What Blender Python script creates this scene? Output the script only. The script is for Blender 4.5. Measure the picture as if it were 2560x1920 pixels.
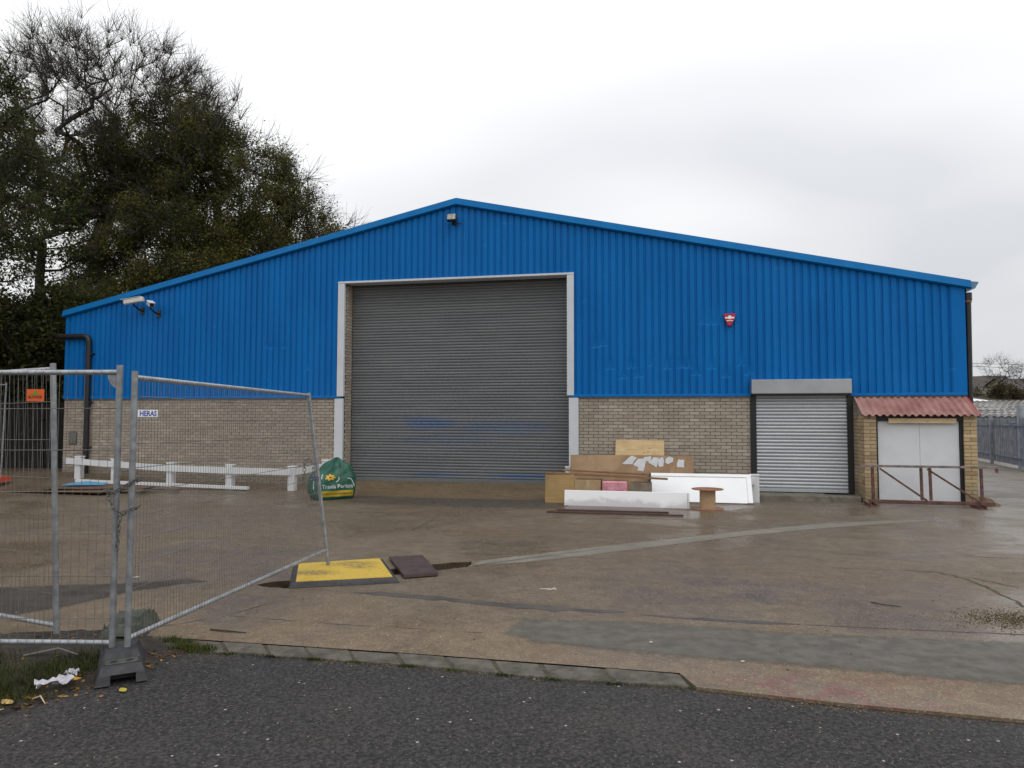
import bpy, math, random
import numpy as np
from mathutils import Vector, Matrix, geometry

for o in list(bpy.data.objects):
    bpy.data.objects.remove(o, do_unlink=True)
SC = bpy.context.scene
COL = SC.collection
R = math.radians

# ------------------------------------------------------------------ camera
F, PITCH, ROLL, H = 1795.53, 0.0489, 0.0022, 1.70
cam_d = bpy.data.cameras.new('camera')
cam = bpy.data.objects.new('camera', cam_d)
COL.objects.link(cam)
cam.matrix_world = (Matrix.Translation((0, 0, H)) @ Matrix.Rotation(math.pi / 2 + PITCH, 4, 'X')
                    @ Matrix.Rotation(ROLL, 4, 'Z'))
cam_d.sensor_width = 36
cam_d.lens = 36 * F / 2560
cam_d.clip_start = 0.05
cam_d.clip_end = 5000
SC.camera = cam
SC.render.resolution_x, SC.render.resolution_y = 1024, 768

# ------------------------------------------------------------------ overcast sky
W = bpy.data.worlds.new('World')
SC.world = W
W.use_nodes = True
nt = W.node_tree
nt.nodes.clear()
def wn(t, **k):
    n = nt.nodes.new(t)
    for a, b in k.items():
        setattr(n, a, b)
    return n
SUN_EL, SUN_AZ = 52, 150      # azimuth measured clockwise from +Y
wout = wn('ShaderNodeOutputWorld')
wbg = wn('ShaderNodeBackground')
wbg.inputs['Strength'].default_value = 0.1
wsky = wn('ShaderNodeTexSky', sky_type='NISHITA', sun_disc=False)
wsky.sun_elevation = R(SUN_EL)
wsky.sun_rotation = R(SUN_AZ)
wtc = wn('ShaderNodeTexCoord')
wsep = wn('ShaderNodeSeparateXYZ')
nt.links.new(wtc.outputs['Generated'], wsep.inputs[0])
wz = wn('ShaderNodeMath', operation='MAXIMUM')
nt.links.new(wsep.outputs['Z'], wz.inputs[0]); wz.inputs[1].default_value = 0.0
wden = wn('ShaderNodeMath', operation='ADD')
nt.links.new(wz.outputs[0], wden.inputs[0]); wden.inputs[1].default_value = 0.35
wdx = wn('ShaderNodeMath', operation='DIVIDE'); nt.links.new(wsep.outputs['X'], wdx.inputs[0]); nt.links.new(wden.outputs[0], wdx.inputs[1])
wdy = wn('ShaderNodeMath', operation='DIVIDE'); nt.links.new(wsep.outputs['Y'], wdy.inputs[0]); nt.links.new(wden.outputs[0], wdy.inputs[1])
wcomb = wn('ShaderNodeCombineXYZ'); wsh = wn('ShaderNodeMath', operation='SUBTRACT'); nt.links.new(wdx.outputs[0], wsh.inputs[0]); wsh.inputs[1].default_value = 0.28; nt.links.new(wsh.outputs[0], wcomb.inputs[0]); nt.links.new(wdy.outputs[0], wcomb.inputs[1])
wcomb.inputs[2].default_value = 4.9
wno = wn('ShaderNodeTexNoise'); wno.inputs['Scale'].default_value = 0.55
wno.inputs['Detail'].default_value = 3.5; wno.inputs['Roughness'].default_value = 0.5; wno.inputs['Distortion'].default_value = 0.4
nt.links.new(wcomb.outputs[0], wno.inputs['Vector'])
wr = wn('ShaderNodeValToRGB')
wr.color_ramp.elements[0].position = 0.37; wr.color_ramp.elements[0].color = (.70, .715, .745, 1)
wr.color_ramp.elements[1].position = 0.53; wr.color_ramp.elements[1].color = (1, 1, 1, 1)
nt.links.new(wno.outputs['Fac'], wr.inputs['Fac'])
# an overcast sky is brighter overhead than at the horizon
wel = wn('ShaderNodeMapRange'); wel.inputs['From Min'].default_value = 0; wel.inputs['From Max'].default_value = 0.6
wel.inputs['To Min'].default_value = 8.4; wel.inputs['To Max'].default_value = 14.5
nt.links.new(wz.outputs[0], wel.inputs['Value'])
wsc = wn('ShaderNodeVectorMath', operation='SCALE')
nt.links.new(wr.outputs['Color'], wsc.inputs[0]); nt.links.new(wel.outputs[0], wsc.inputs['Scale'])
wmix = wn('ShaderNodeMixRGB'); wmix.inputs['Fac'].default_value = 0.95
nt.links.new(wsky.outputs[0], wmix.inputs[1]); nt.links.new(wsc.outputs[0], wmix.inputs[2])
nt.links.new(wmix.outputs[0], wbg.inputs['Color'])
nt.links.new(wbg.outputs[0], wout.inputs['Surface'])

# ------------------------------------------------------------------ sun behind cloud
sd = bpy.data.lights.new('sun', 'SUN')
sd.energy = 0.5
sd.angle = R(40)
sd.color = (1.0, 0.97, 0.92)
sun = bpy.data.objects.new('sun', sd)
COL.objects.link(sun)
_az, _el = R(SUN_AZ), R(SUN_EL)
_dir = Vector((math.sin(_az) * math.cos(_el), math.cos(_az) * math.cos(_el), math.sin(_el)))
sun.rotation_euler = _dir.to_track_quat('Z', 'Y').to_euler()
sun.location = (0, -5, 20)

SC.view_settings.view_transform = 'Standard'
SC.view_settings.look = 'None'
SC.view_settings.exposure = 0.0
SC.view_settings.gamma = 1.0
SC.view_settings.use_curve_mapping = False
SC.render.engine = 'CYCLES'

# ================================================================== helpers
A, Z0 = 0.2087, 16.9066            # wall angle and distance of the wall line in front of the camera
CA, SA = math.cos(A), math.sin(A)
def BL(s, d, z=0.0):               # building frame -> world
    return Vector((s * CA + d * SA, Z0 - s * SA + d * CA, z))
def SDL(x, y):
    return x * CA - (y - Z0) * SA, x * SA + (y - Z0) * CA
def sstep(t):
    t = min(1.0, max(0.0, t))
    return t * t * (3 - 2 * t)
def zg(x, y):                      # yard rises a little towards the big door and the left corner
    s, d = SDL(x, y)
    k = [(-30, .30), (-12, .27), (-8.5, .09), (-6, .06), (-4.6, .14), (-4.2, .17), (1.3, .17), (4.3, 0), (60, 0)]
    amp = 0.0
    for (a, va), (b, vb) in zip(k, k[1:]):
        if a <= s <= b: amp = va + (vb - va) * sstep((s - a) / (b - a))
    return amp * sstep((d + 1.4) / 1.6)

def tag(o, label=None, cat=None, group=None, kind=None):
    if label: o['label'] = label
    if cat: o['category'] = cat
    if group: o['group'] = group
    if kind: o['kind'] = kind
    return o
def empty(name, loc=(0, 0, 0), rz=0.0):
    o = bpy.data.objects.new(name, None)
    o.empty_display_size = 0.1
    COL.objects.link(o)
    o.location = loc
    o.rotation_euler = (0, 0, rz)
    return o
def link(name, me, mat=None, parent=None):
    if mat is not None and len(me.materials) == 0:
        me.materials.append(mat)
    o = bpy.data.objects.new(name, me)
    COL.objects.link(o)
    if parent is not None:
        o.parent = parent
    return o

class MB:
    def __init__(self):
        self.v, self.f, self.sm = [], [], []
    def add(self, vs, fs, smooth=False):
        b = len(self.v)
        self.v += [tuple(p) for p in vs]
        for f in fs:
            self.f.append(tuple(b + i for i in f)); self.sm.append(smooth)
        return self
    def box(self, x0, x1, y0, y1, z0, z1, m=None, bev=0.0):
        if bev > 0:
            b = min(bev, (x1 - x0) * .45, (y1 - y0) * .45, (z1 - z0) * .45)
            vs = []
            for sx, X in ((1, x0), (-1, x1)):
                for sy, Y in ((1, y0), (-1, y1)):
                    for sz, Z in ((1, z0), (-1, z1)):
                        vs += [(X + sx * b, Y + sy * b, Z), (X + sx * b, Y, Z + sz * b), (X, Y + sy * b, Z + sz * b)]
            def I(i, j, k, a): return ((i * 2 + j) * 2 + k) * 3 + a
            fs = []
            for k in (0, 1):
                q = [I(0, 0, k, 0), I(1, 0, k, 0), I(1, 1, k, 0), I(0, 1, k, 0)]; fs.append(q if k else q[::-1])
                q = [I(0, k, 0, 1), I(1, k, 0, 1), I(1, k, 1, 1), I(0, k, 1, 1)]; fs.append(q[::-1] if k else q)
                q = [I(k, 0, 0, 2), I(k, 1, 0, 2), I(k, 1, 1, 2), I(k, 0, 1, 2)]; fs.append(q if k else q[::-1])
            for j in (0, 1):
                for k in (0, 1):
                    fs.append([I(0, j, k, 0), I(1, j, k, 0), I(1, j, k, 1), I(0, j, k, 1)])
                    fs.append([I(j, 0, k, 0), I(j, 1, k, 0), I(j, 1, k, 2), I(j, 0, k, 2)])
                    fs.append([I(j, k, 0, 1), I(j, k, 1, 1), I(j, k, 1, 2), I(j, k, 0, 2)])
            for i in (0, 1):
                for j in (0, 1):
                    for k in (0, 1):
                        fs.append([I(i, j, k, 0), I(i, j, k, 1), I(i, j, k, 2)])
        else:
            vs = [(x0, y0, z0), (x1, y0, z0), (x1, y1, z0), (x0, y1, z0), (x0, y0, z1), (x1, y0, z1), (x1, y1, z1), (x0, y1, z1)]
            fs = [(3, 2, 1, 0), (4, 5, 6, 7), (0, 1, 5, 4), (1, 2, 6, 5), (2, 3, 7, 6), (3, 0, 4, 7)]
        if m is not None:
            vs = [m @ Vector(p) for p in vs]
        return self.add(vs, fs)
    def tube(self, pts, r, n=10, cap=True, smooth=True):
        pts = [Vector(p) for p in pts]
        rs = r if isinstance(r, (list, tuple)) else [r] * len(pts)
        vs, fs = [], []
        up = None
        for i, p in enumerate(pts):
            t = (pts[min(i + 1, len(pts) - 1)] - pts[max(i - 1, 0)]).normalized()
            if up is None:
                a = Vector((0, 0, 1)) if abs(t.z) < .9 else Vector((1, 0, 0))
                up = t.cross(a).normalized()
            up = (up - t * up.dot(t)).normalized()
            w = t.cross(up)
            for k in range(n):
                an = 2 * math.pi * k / n
                vs.append(p + (up * math.cos(an) + w * math.sin(an)) * rs[i])
        for i in range(len(pts) - 1):
            for k in range(n):
                fs.append((i * n + k, i * n + (k + 1) % n, (i + 1) * n + (k + 1) % n, (i + 1) * n + k))
        self.add(vs, fs, smooth)
        if cap:
            self.add(vs[:n], [tuple(range(n))[::-1]])
            self.add(vs[-n:], [tuple(range(n))])
        return self
    def lathe(self, prof, n=32, c=(0, 0, 0), smooth=True):
        vs, fs = [], []
        for (r, z) in prof:
            for k in range(n):
                a = 2 * math.pi * k / n
                vs.append((c[0] + r * math.cos(a), c[1] + r * math.sin(a), c[2] + z))
        for i in range(len(prof) - 1):
            for k in range(n):
                fs.append((i * n + k, i * n + (k + 1) % n, (i + 1) * n + (k + 1) % n, (i + 1) * n + k))
        return self.add(vs, fs, smooth)
    def prism(self, poly, z0, z1, m=None):            # polygon in xy extruded in z (counter-clockwise)
        n = len(poly)
        vs = [(p[0], p[1], z0) for p in poly] + [(p[0], p[1], z1) for p in poly]
        fs = [tuple(range(n))[::-1], tuple(range(n, 2 * n))] + [(i, (i + 1) % n, n + (i + 1) % n, n + i) for i in range(n)]
        if m is not None:
            vs = [m @ Vector(p) for p in vs]
        return self.add(vs, fs)
    def mesh(self, name):
        me = bpy.data.meshes.new(name)
        me.from_pydata(self.v, [], self.f)
        me.polygons.foreach_set('use_smooth', self.sm)
        me.update()
        return me
    def build(self, name, mat, parent=None):
        return link(name, self.mesh(name), mat, parent)

def npmesh(name, V, Fq, mat, parent=None, smooth=False):
    V = np.asarray(V, np.float32); Fq = np.asarray(Fq, np.int32)
    me = bpy.data.meshes.new(name)
    me.vertices.add(len(V)); me.vertices.foreach_set('co', V.ravel())
    k = Fq.shape[1]
    me.loops.add(Fq.size); me.loops.foreach_set('vertex_index', Fq.ravel())
    me.polygons.add(len(Fq))
    me.polygons.foreach_set('loop_start', np.arange(len(Fq), dtype=np.int32) * k)
    if smooth:
        me.polygons.foreach_set('use_smooth', np.ones(len(Fq), bool))
    me.update(calc_edges=True)
    return link(name, me, mat, parent)

def text_geo(body, size=1.0, bold=.012):
    cu = bpy.data.curves.new('lettering', 'FONT')
    cu.body = body; cu.size = size; cu.align_x = 'CENTER'; cu.align_y = 'BOTTOM_BASELINE'
    cu.resolution_u = 3; cu.offset = bold * size
    ob = bpy.data.objects.new('lettering', cu)
    COL.objects.link(ob)
    bpy.context.view_layer.update()
    me = bpy.data.meshes.new_from_object(ob)
    vs = [v.co.copy() for v in me.vertices]; fs = [tuple(p.vertices) for p in me.polygons]
    bpy.data.objects.remove(ob); bpy.data.curves.remove(cu); bpy.data.meshes.remove(me)
    return vs, fs

# ------------------------------------------------------------------ materials
class N:
    def __init__(self, name):
        self.m = bpy.data.materials.new(name); self.m.use_nodes = True
        self.t = self.m.node_tree
        self.b = self.t.nodes['Principled BSDF']
        self.tc = None
    def n(self, t, **k):
        x = self.t.nodes.new(t)
        for a, b in k.items():
            setattr(x, a, b)
        return x
    def L(self, a, b): self.t.links.new(a, b)
    def co(self, obj=None):
        x = self.n('ShaderNodeTexCoord')
        if obj is not None: x.object = obj
        return x.outputs['Object']
    def noise(self, vec, scale, detail=4, rough=.55, dist=0.0):
        x = self.n('ShaderNodeTexNoise'); x.inputs['Scale'].default_value = scale
        x.inputs['Detail'].default_value = detail; x.inputs['Roughness'].default_value = rough
        x.inputs['Distortion'].default_value = dist
        self.L(vec, x.inputs['Vector']); return x.outputs['Fac']
    def vor(self, vec, scale, out='Color', feature='F1'):
        x = self.n('ShaderNodeTexVoronoi', feature=feature); x.inputs['Scale'].default_value = scale
        self.L(vec, x.inputs['Vector']); return x.outputs[out]
    def rng(self, fac, a, b, c=0., d=1., smooth=True):
        x = self.n('ShaderNodeMapRange', interpolation_type='SMOOTHSTEP' if smooth else 'LINEAR')
        for k, v in (('From Min', a), ('From Max', b), ('To Min', c), ('To Max', d)):
            x.inputs[k].default_value = v
        self.L(fac, x.inputs['Value']); return x.outputs[0]
    def mix(self, fac, a, b, mode='MIX'):
        x = self.n('ShaderNodeMixRGB', blend_type=mode)
        for i, v in ((0, fac), (1, a), (2, b)):
            if isinstance(v, (int, float)): x.inputs[i].default_value = v
            elif isinstance(v, tuple): x.inputs[i].default_value = (*v, 1) if len(v) == 3 else v
            else: self.L(v, x.inputs[i])
        return x.outputs[0]
    def math(self, op, a, b=None):
        x = self.n('ShaderNodeMath', operation=op)
        for i, v in ((0, a), (1, b)):
            if v is None: continue
            if isinstance(v, (int, float)): x.inputs[i].default_value = v
            else: self.L(v, x.inputs[i])
        return x.outputs[0]
    def mapping(self, vec, loc=(0, 0, 0), rot=(0, 0, 0), sc=(1, 1, 1)):
        x = self.n('ShaderNodeMapping')
        x.inputs['Location'].default_value = loc; x.inputs['Rotation'].default_value = rot; x.inputs['Scale'].default_value = sc
        self.L(vec, x.inputs['Vector']); return x.outputs[0]
    def sep(self, vec):
        x = self.n('ShaderNodeSeparateXYZ'); self.L(vec, x.inputs[0]); return x.outputs
    def color(self, c):
        if isinstance(c, tuple): self.b.inputs['Base Color'].default_value = (*c, 1)
        else: self.L(c, self.b.inputs['Base Color'])
    def rough(self, v):
        if isinstance(v, (int, float)): self.b.inputs['Roughness'].default_value = v
        else: self.L(v, self.b.inputs['Roughness'])
    def bump(self, h, strength=.3, dist=.01):
        x = self.n('ShaderNodeBump'); x.inputs['Strength'].default_value = strength; x.inputs['Distance'].default_value = dist
        self.L(h, x.inputs['Height']); self.L(x.outputs[0], self.b.inputs['Normal'])

def simple(name, col, rough=.6, var=.18, scale=6, bump=.15, bscale=60, metal=0., spec=None, stretch=(1, 1, 1), bdist=.004):
    m = N(name)
    v = m.mapping(m.co(), sc=stretch)
    oi = m.n('ShaderNodeObjectInfo')
    va = m.n('ShaderNodeVectorMath', operation='ADD'); m.L(v, va.inputs[0])
    vm = m.n('ShaderNodeMath', operation='MULTIPLY'); m.L(oi.outputs['Random'], vm.inputs[0]); vm.inputs[1].default_value = 37.0
    m.L(vm.outputs[0], va.inputs[1])
    v = va.outputs[0]
    f = m.noise(v, scale, 5, .6)
    f = m.rng(f, .3, .7)
    lo = tuple(c * (1 - var) for c in col); hi = tuple(min(1, c * (1 + var)) for c in col)
    m.color(m.mix(f, lo, hi))
    m.rough(m.rng(m.noise(v, scale * 2.3, 3), .3, .7, max(.05, rough - .1), min(1, rough + .1)))
    if bump: m.bump(m.noise(v, bscale, 4), bump, bdist)
    m.b.inputs['Metallic'].default_value = metal
    if spec is not None: m.b.inputs['Specular IOR Level'].default_value = spec
    return m.m

def wood(name, c1, c2, knots=True, axis=0, rough=.6, scale=1.0):
    m = N(name)
    sc = [6, 6, 6]; sc[axis] = .5
    oi = m.n('ShaderNodeObjectInfo')
    va = m.n('ShaderNodeVectorMath', operation='ADD'); m.L(m.co(), va.inputs[0])
    vm = m.n('ShaderNodeMath', operation='MULTIPLY'); m.L(oi.outputs['Random'], vm.inputs[0]); vm.inputs[1].default_value = 19.0
    m.L(vm.outputs[0], va.inputs[1])
    v0 = va.outputs[0]
    v = m.mapping(v0, sc=tuple(s * scale for s in sc))
    f = m.noise(v, 3.5, 6, .65, 1.2)
    c = m.mix(m.rng(f, .3, .7), c1, c2)
    if knots:
        k = m.vor(m.mapping(v0, sc=(3, 9, 9) if axis == 0 else (9, 9, 3)), 1.0, 'Distance')
        c = m.mix(m.rng(k, .06, .13, .75, 0.), c, tuple(x * .3 for x in c1))
    st = m.noise(v0, 2.0, 5, .6)
    c = m.mix(m.rng(st, .5, .75, 0, .5), c, tuple(x * .6 for x in c1))
    m.color(c); m.rough(rough)
    m.bump(f, .2, .004)
    return m.m

M = {}
M['white'] = simple('white_paint', (.68, .69, .70), .45, .06, 3, .08)
M['white_gloss'] = simple('white_panel', (.89, .895, .90), .4, .03, 2, .03)
M['jamb'] = simple('pale_grey_paint', (.60, .63, .66), .45, .05, 2, .06)
M['galv'] = simple('galvanised_steel', (.36, .38, .40), .42, .22, 14, .1, 120, metal=.55)
M['galv_dark'] = simple('dull_galvanised_steel', (.25, .26, .27), .5, .25, 12, .1, 120, metal=.45)
M['wire'] = simple('dull_wire', (.15, .145, .135), .6, .2, 5, 0)
M['chain'] = simple('tarnished_chain', (.13, .125, .12), .5, .3, 30, .1, 120, metal=.6)
M['black'] = simple('black_plastic', (.012, .012, .013), .4, .2, 5, .05)
M['blackpaint'] = simple('black_painted_timber', (.01, .01, .011), .5, .2, 5, .05)
M['rubber'] = simple('black_rubber', (.028, .028, .031), .6, .3, 9, .3, 80)
M['rubber_dusty'] = simple('mossy_rubber', (.055, .06, .045), .75, .35, 9, .3, 80)
M['grey_door'] = simple('grey_faced_board', (.66, .675, .69), .5, .04, 3, .03)
M['ply_box'] = wood('yellowed_chipboard', (.30, .19, .07), (.40, .26, .105), False, rough=.6)
M['chip'] = None
M['pine'] = wood('raw_pine', (.52, .36, .17), (.66, .48, .25), True)
M['batten'] = wood('pale_batten', (.62, .46, .25), (.72, .56, .33), True)
M['cardboard'] = simple('brown_cardboard', (.36, .25, .13), .75, .12, 4, .1)
M['brown_board'] = wood('weathered_brown_board', (.16, .075, .03), (.27, .14, .06), True)
M['rust'] = simple('rusty_steel', (.115, .05, .04), .7, .45, 9, .4, 70)
M['concrete'] = simple('bare_concrete', (.16, .145, .115), .85, .3, 5, .6, 40)
M['patch'] = simple('grey_mortar_patch', (.235, .225, .205), .75, .14, 2.5, .25, 60)
M['tar'] = simple('tar_seal', (.062, .053, .047), .6, .35, 3, .3, 60)
M['soil'] = simple('damp_soil', (.028, .022, .016), .9, .5, 7, .9, 30, bdist=.02)
M['twig'] = simple('twig_bark', (.046, .039, .028), .85, .3, 2, .0)
M['bark'] = simple('tree_bark', (.05, .042, .03), .9, .35, 3, .4, 20, bdist=.02)
M['red_sheet'] = None

def leafmat(name, cs):
    m = N(name)
    g = m.n('ShaderNodeNewGeometry')
    r = m.n('ShaderNodeValToRGB')
    el = r.color_ramp.elements
    while len(el) < len(cs): el.new(0.5)
    for i, c in enumerate(cs):
        el[i].position = i / (len(cs) - 1); el[i].color = (*c, 1)
    m.L(g.outputs['Random Per Island'], r.inputs['Fac'])
    pn = m.noise(m.n('ShaderNodeNewGeometry').outputs['Position'], .75, 4, .6, .4)
    lc_ = m.mix(1.0, r.outputs[0], m.mix(m.rng(pn, .36, .64), (.50, .52, .55), (1.75, 1.55, 1.15)), 'MULTIPLY')
    m.color(lc_); m.rough(.6)
    m.b.inputs['Specular IOR Level'].default_value = .25
    tl = m.n('ShaderNodeBsdfTranslucent'); m.L(lc_, tl.inputs['Color'])
    mx = m.n('ShaderNodeMixShader'); mx.inputs[0].default_value = .42
    m.L(m.b.outputs[0], mx.inputs[1]); m.L(tl.outputs[0], mx.inputs[2])
    m.L(mx.outputs[0], m.t.nodes['Material Output'].inputs['Surface'])
    return m.m
M['leaf'] = leafmat('evergreen_leaves', [(.036, .052, .013), (.066, .086, .021), (.095, .090, .028), (.13, .145, .036)])
M['leaf_dark'] = leafmat('ivy_leaves', [(.028, .040, .012), (.046, .062, .019), (.070, .068, .028)])
M['leaf_green'] = leafmat('fresh_green_leaves', [(.045, .075, .018), (.075, .115, .028), (.10, .11, .035)])
M['grass'] = leafmat('grass_blades', [(.022, .040, .009), (.038, .066, .014), (.06, .08, .022), (.12, .10, .045)])
M['litter'] = leafmat('fallen_leaves', [(.10, .05, .02), (.30, .17, .03), (.18, .09, .03), (.45, .33, .12)])

# ---- blue cladding
def blue_mat():
    m = N('blue_coated_steel')
    c = m.co()
    n1 = m.noise(m.mapping(c, sc=(1, 1, .25)), 1.4, 5, .6)
    n2 = m.noise(c, 45, 3, .6)
    col = m.mix(m.rng(n1, .3, .7), (.002, .130, .41), (.004, .165, .49))
    col = m.mix(m.rng(n2, .35, .65, 0, .35), col, (.004, .105, .36))
    st = m.noise(m.mapping(c, sc=(9, 1, .22)), 1.6, 4, .6)
    col = m.mix(m.rng(st, .52, .72, 0, .32), col, (.012, .075, .24))
    lp = m.noise(m.mapping(c, sc=(1, 1, .6)), .55, 3, .5)
    col = m.mix(m.rng(lp, .5, .7, 0, .25), col, (.02, .17, .50))
    # faded scuffs
    sc = m.noise(m.mapping(c, sc=(1, 1, 2.2)), 2.6, 3, .5)
    col = m.mix(m.rng(sc, .69, .76, 0, .35), col, (.06, .25, .62))
    m.color(col)
    m.rough(m.rng(n1, .3, .7, .42, .6))
    m.bump(n2, .06, .003)
    m.b.inputs['Specular IOR Level'].default_value = .12
    return m.m
M['blue'] = blue_mat()

M['blue_skylit_trim'] = simple('blue_skylit_trim_steel', (.003, .155, .43), .5, .08, 2, .03, spec=.15)  # wall blue made paler, painting in the sky light the verge face catches
# ---- bricks: colour differs from brick to brick
def brick_mat(name, ramp, source):
    m = N(name)
    if source == 'object':
        r = m.n('ShaderNodeObjectInfo').outputs['Random']
    else:
        r = m.n('ShaderNodeNewGeometry').outputs['Random Per Island']
    cr = m.n('ShaderNodeValToRGB'); el = cr.color_ramp.elements
    while len(el) < len(ramp): el.new(.5)
    for i, c in enumerate(ramp):
        el[i].position = i / (len(ramp) - 1); el[i].color = (*c, 1)
    m.L(r, cr.inputs['Fac'])
    geo = m.n('ShaderNodeNewGeometry').outputs['Position']
    big = m.noise(geo, .9, 5, .6)
    fine = m.noise(geo, 60, 4, .65)
    c = m.mix(m.rng(big, .35, .7, 0, .30), cr.outputs[0], (.25, .21, .175))
    c = m.mix(m.rng(fine, .35, .7, 0, .3), c, (.20, .16, .125))
    zz = m.sep(geo)[2]
    foot_tone = m.math('ADD', zz, m.math('MULTIPLY', m.math('SUBTRACT', big, .5), 1.1))
    c = m.mix(m.rng(foot_tone, .62, .12, 0, .5), c, (.13, .115, .085))  # bricks darker towards the ground, edge broken up by noise
    m.color(c); m.rough(.9)
    m.bump(fine, .5, .004)
    m.b.inputs['Specular IOR Level'].default_value = .2
    return m.m
BR = [(.33, .285, .235), (.42, .365, .30), (.37, .325, .27), (.50, .44, .365), (.38, .31, .245), (.45, .39, .32)]
PB = [(.32, .20, .105), (.54, .40, .215), (.46, .31, .16), (.62, .49, .28), (.48, .345, .19)]
M['brick'] = brick_mat('buff_brick', BR, 'object')
M['brick_many'] = brick_mat('buff_brick_course', BR, 'island')
M['pbrick'] = brick_mat('yellow_stock_brick', PB, 'object')
M['mortar'] = simple('grey_mortar', (.265, .235, .195), .95, .25, 8, .5, 80)

# ---- yard concrete
def yard_mat():
    m = N('worn_damp_concrete')
    c = m.co()
    loc = m.mapping(c, loc=(Z0 * SA, -Z0 * CA, 0), rot=(0, 0, A))      # aligned with the warehouse front
    xyz = m.sep(loc)
    big = m.noise(c, .22, 6, .6, .6)
    mid = m.noise(c, 1.3, 6, .62, .8)
    streak = m.noise(m.mapping(loc, sc=(.35, 1.8, 1)), 1.1, 5, .6, .5)
    fine = m.noise(c, 38, 4, .7)
    agg = m.vor(c, 85, 'Color'); aggd = m.vor(c, 85, 'Distance')
    col = m.mix(m.rng(big, .35, .65), (.168, .120, .073), (.190, .146, .097))
    col = m.mix(m.rng(streak, .45, .75, 0, .45), col, (.098, .074, .054))
    col = m.mix(m.rng(mid, .52, .75, 0, .35), col, (.230, .180, .124))
    # rusty-yellow apron under the big door, dirtier band beyond it
    d = xyz[1]; s = xyz[0]
    ap = m.math('MULTIPLY', m.rng(d, -1.75, -1.55), m.math('MULTIPLY', m.rng(s, -4.6, -4.2), m.rng(s, 2.2, 1.6)))
    col = m.mix(m.math('MULTIPLY', ap, .4), col, (.19, .125, .052))
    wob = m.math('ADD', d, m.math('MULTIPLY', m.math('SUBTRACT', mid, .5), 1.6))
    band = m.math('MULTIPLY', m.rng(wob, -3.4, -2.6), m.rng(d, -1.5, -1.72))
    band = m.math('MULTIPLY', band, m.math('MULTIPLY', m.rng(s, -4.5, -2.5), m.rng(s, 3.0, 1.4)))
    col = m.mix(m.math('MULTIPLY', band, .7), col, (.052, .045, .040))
    # ground paler towards the far right, wet sky sheen painted into its colour
    yy = m.sep(c)
    pale = m.math('MULTIPLY', m.rng(yy[0], 3.8, 9.0), m.rng(mid, .3, .6, .5, 1))
    col = m.mix(m.math('MULTIPLY', pale, .7), col, (.235, .21, .18))
    # sandy grit swept up towards the kerb
    kl = m.math('ADD', yy[1], m.math('MULTIPLY', yy[0], .2))
    grit = m.math('MULTIPLY', m.rng(kl, 6.9, 5.3), m.rng(big, .3, .6, .55, 1))
    col = m.mix(m.math('MULTIPLY', grit, .62), col, (.260, .190, .116))
    # violet paint-dust stain
    pv = m.n('ShaderNodeVectorMath', operation='DISTANCE'); m.L(m.mapping(c, sc=(.55, 1, 1)), pv.inputs[0]); pv.inputs[1].default_value = (1.25, 7.3, 0)
    pst = m.math('MULTIPLY', m.rng(pv.outputs['Value'], 1.0, .25), m.rng(mid, .38, .62))
    col = m.mix(m.math('MULTIPLY', pst, .6), col, (.085, .058, .066))
    # red overspray by the road edge
    rv = m.n('ShaderNodeVectorMath', operation='DISTANCE'); m.L(m.mapping(c, sc=(.45, 1, 1)), rv.inputs[0]); rv.inputs[1].default_value = (.95, 4.62, 0)
    rst = m.math('MULTIPLY', m.rng(rv.outputs['Value'], .55, .1), m.rng(m.noise(c, 4.5, 4, .6), .45, .65))
    col = m.mix(m.math('MULTIPLY', rst, .55), col, (.28, .07, .07))
    # exposed aggregate
    ag = m.sep(agg)
    col = m.mix(m.math('MULTIPLY', m.rng(ag[0], .0, 1., -.0, .9, False), .85), col, m.mix(.5, col, (.02, .015, .012)))
    fleck = m.math('MULTIPLY', m.rng(ag[1], .78, .9), m.rng(aggd, .6, .3))
    col = m.mix(m.math('MULTIPLY', fleck, .6), col, (.46, .38, .28))
    dark = m.rng(m.noise(c, 9, 3, .6, 1.), .66, .74, 0, .5)
    col = m.mix(dark, col, (.04, .032, .026))
    pud = m.noise(m.mapping(loc, loc=(2.3, .7, 0), sc=(.5, 1.5, 1)), .75, 7, .68, 1.3)
    col = m.mix(m.rng(pud, .55, .70, 0, .38), col, (.080, .062, .048))
    mot = m.noise(c, 5.5, 5, .7, .6)
    col = m.mix(m.rng(mot, .35, .65, .5, 0), col, m.mix(.5, col, (.03, .02, .012)))
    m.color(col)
    wet = m.rng(m.noise(c, .6, 5, .6, 1.0), .36, .66, .26, .72)
    m.rough(wet)
    h = m.math('ADD', m.math('MULTIPLY', fine, .6), m.math('MULTIPLY', ag[0], .5))
    m.bump(h, .4, .004)
    m.b.inputs['Specular IOR Level'].default_value = .36
    return m.m
M['yard'] = yard_mat()

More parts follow.
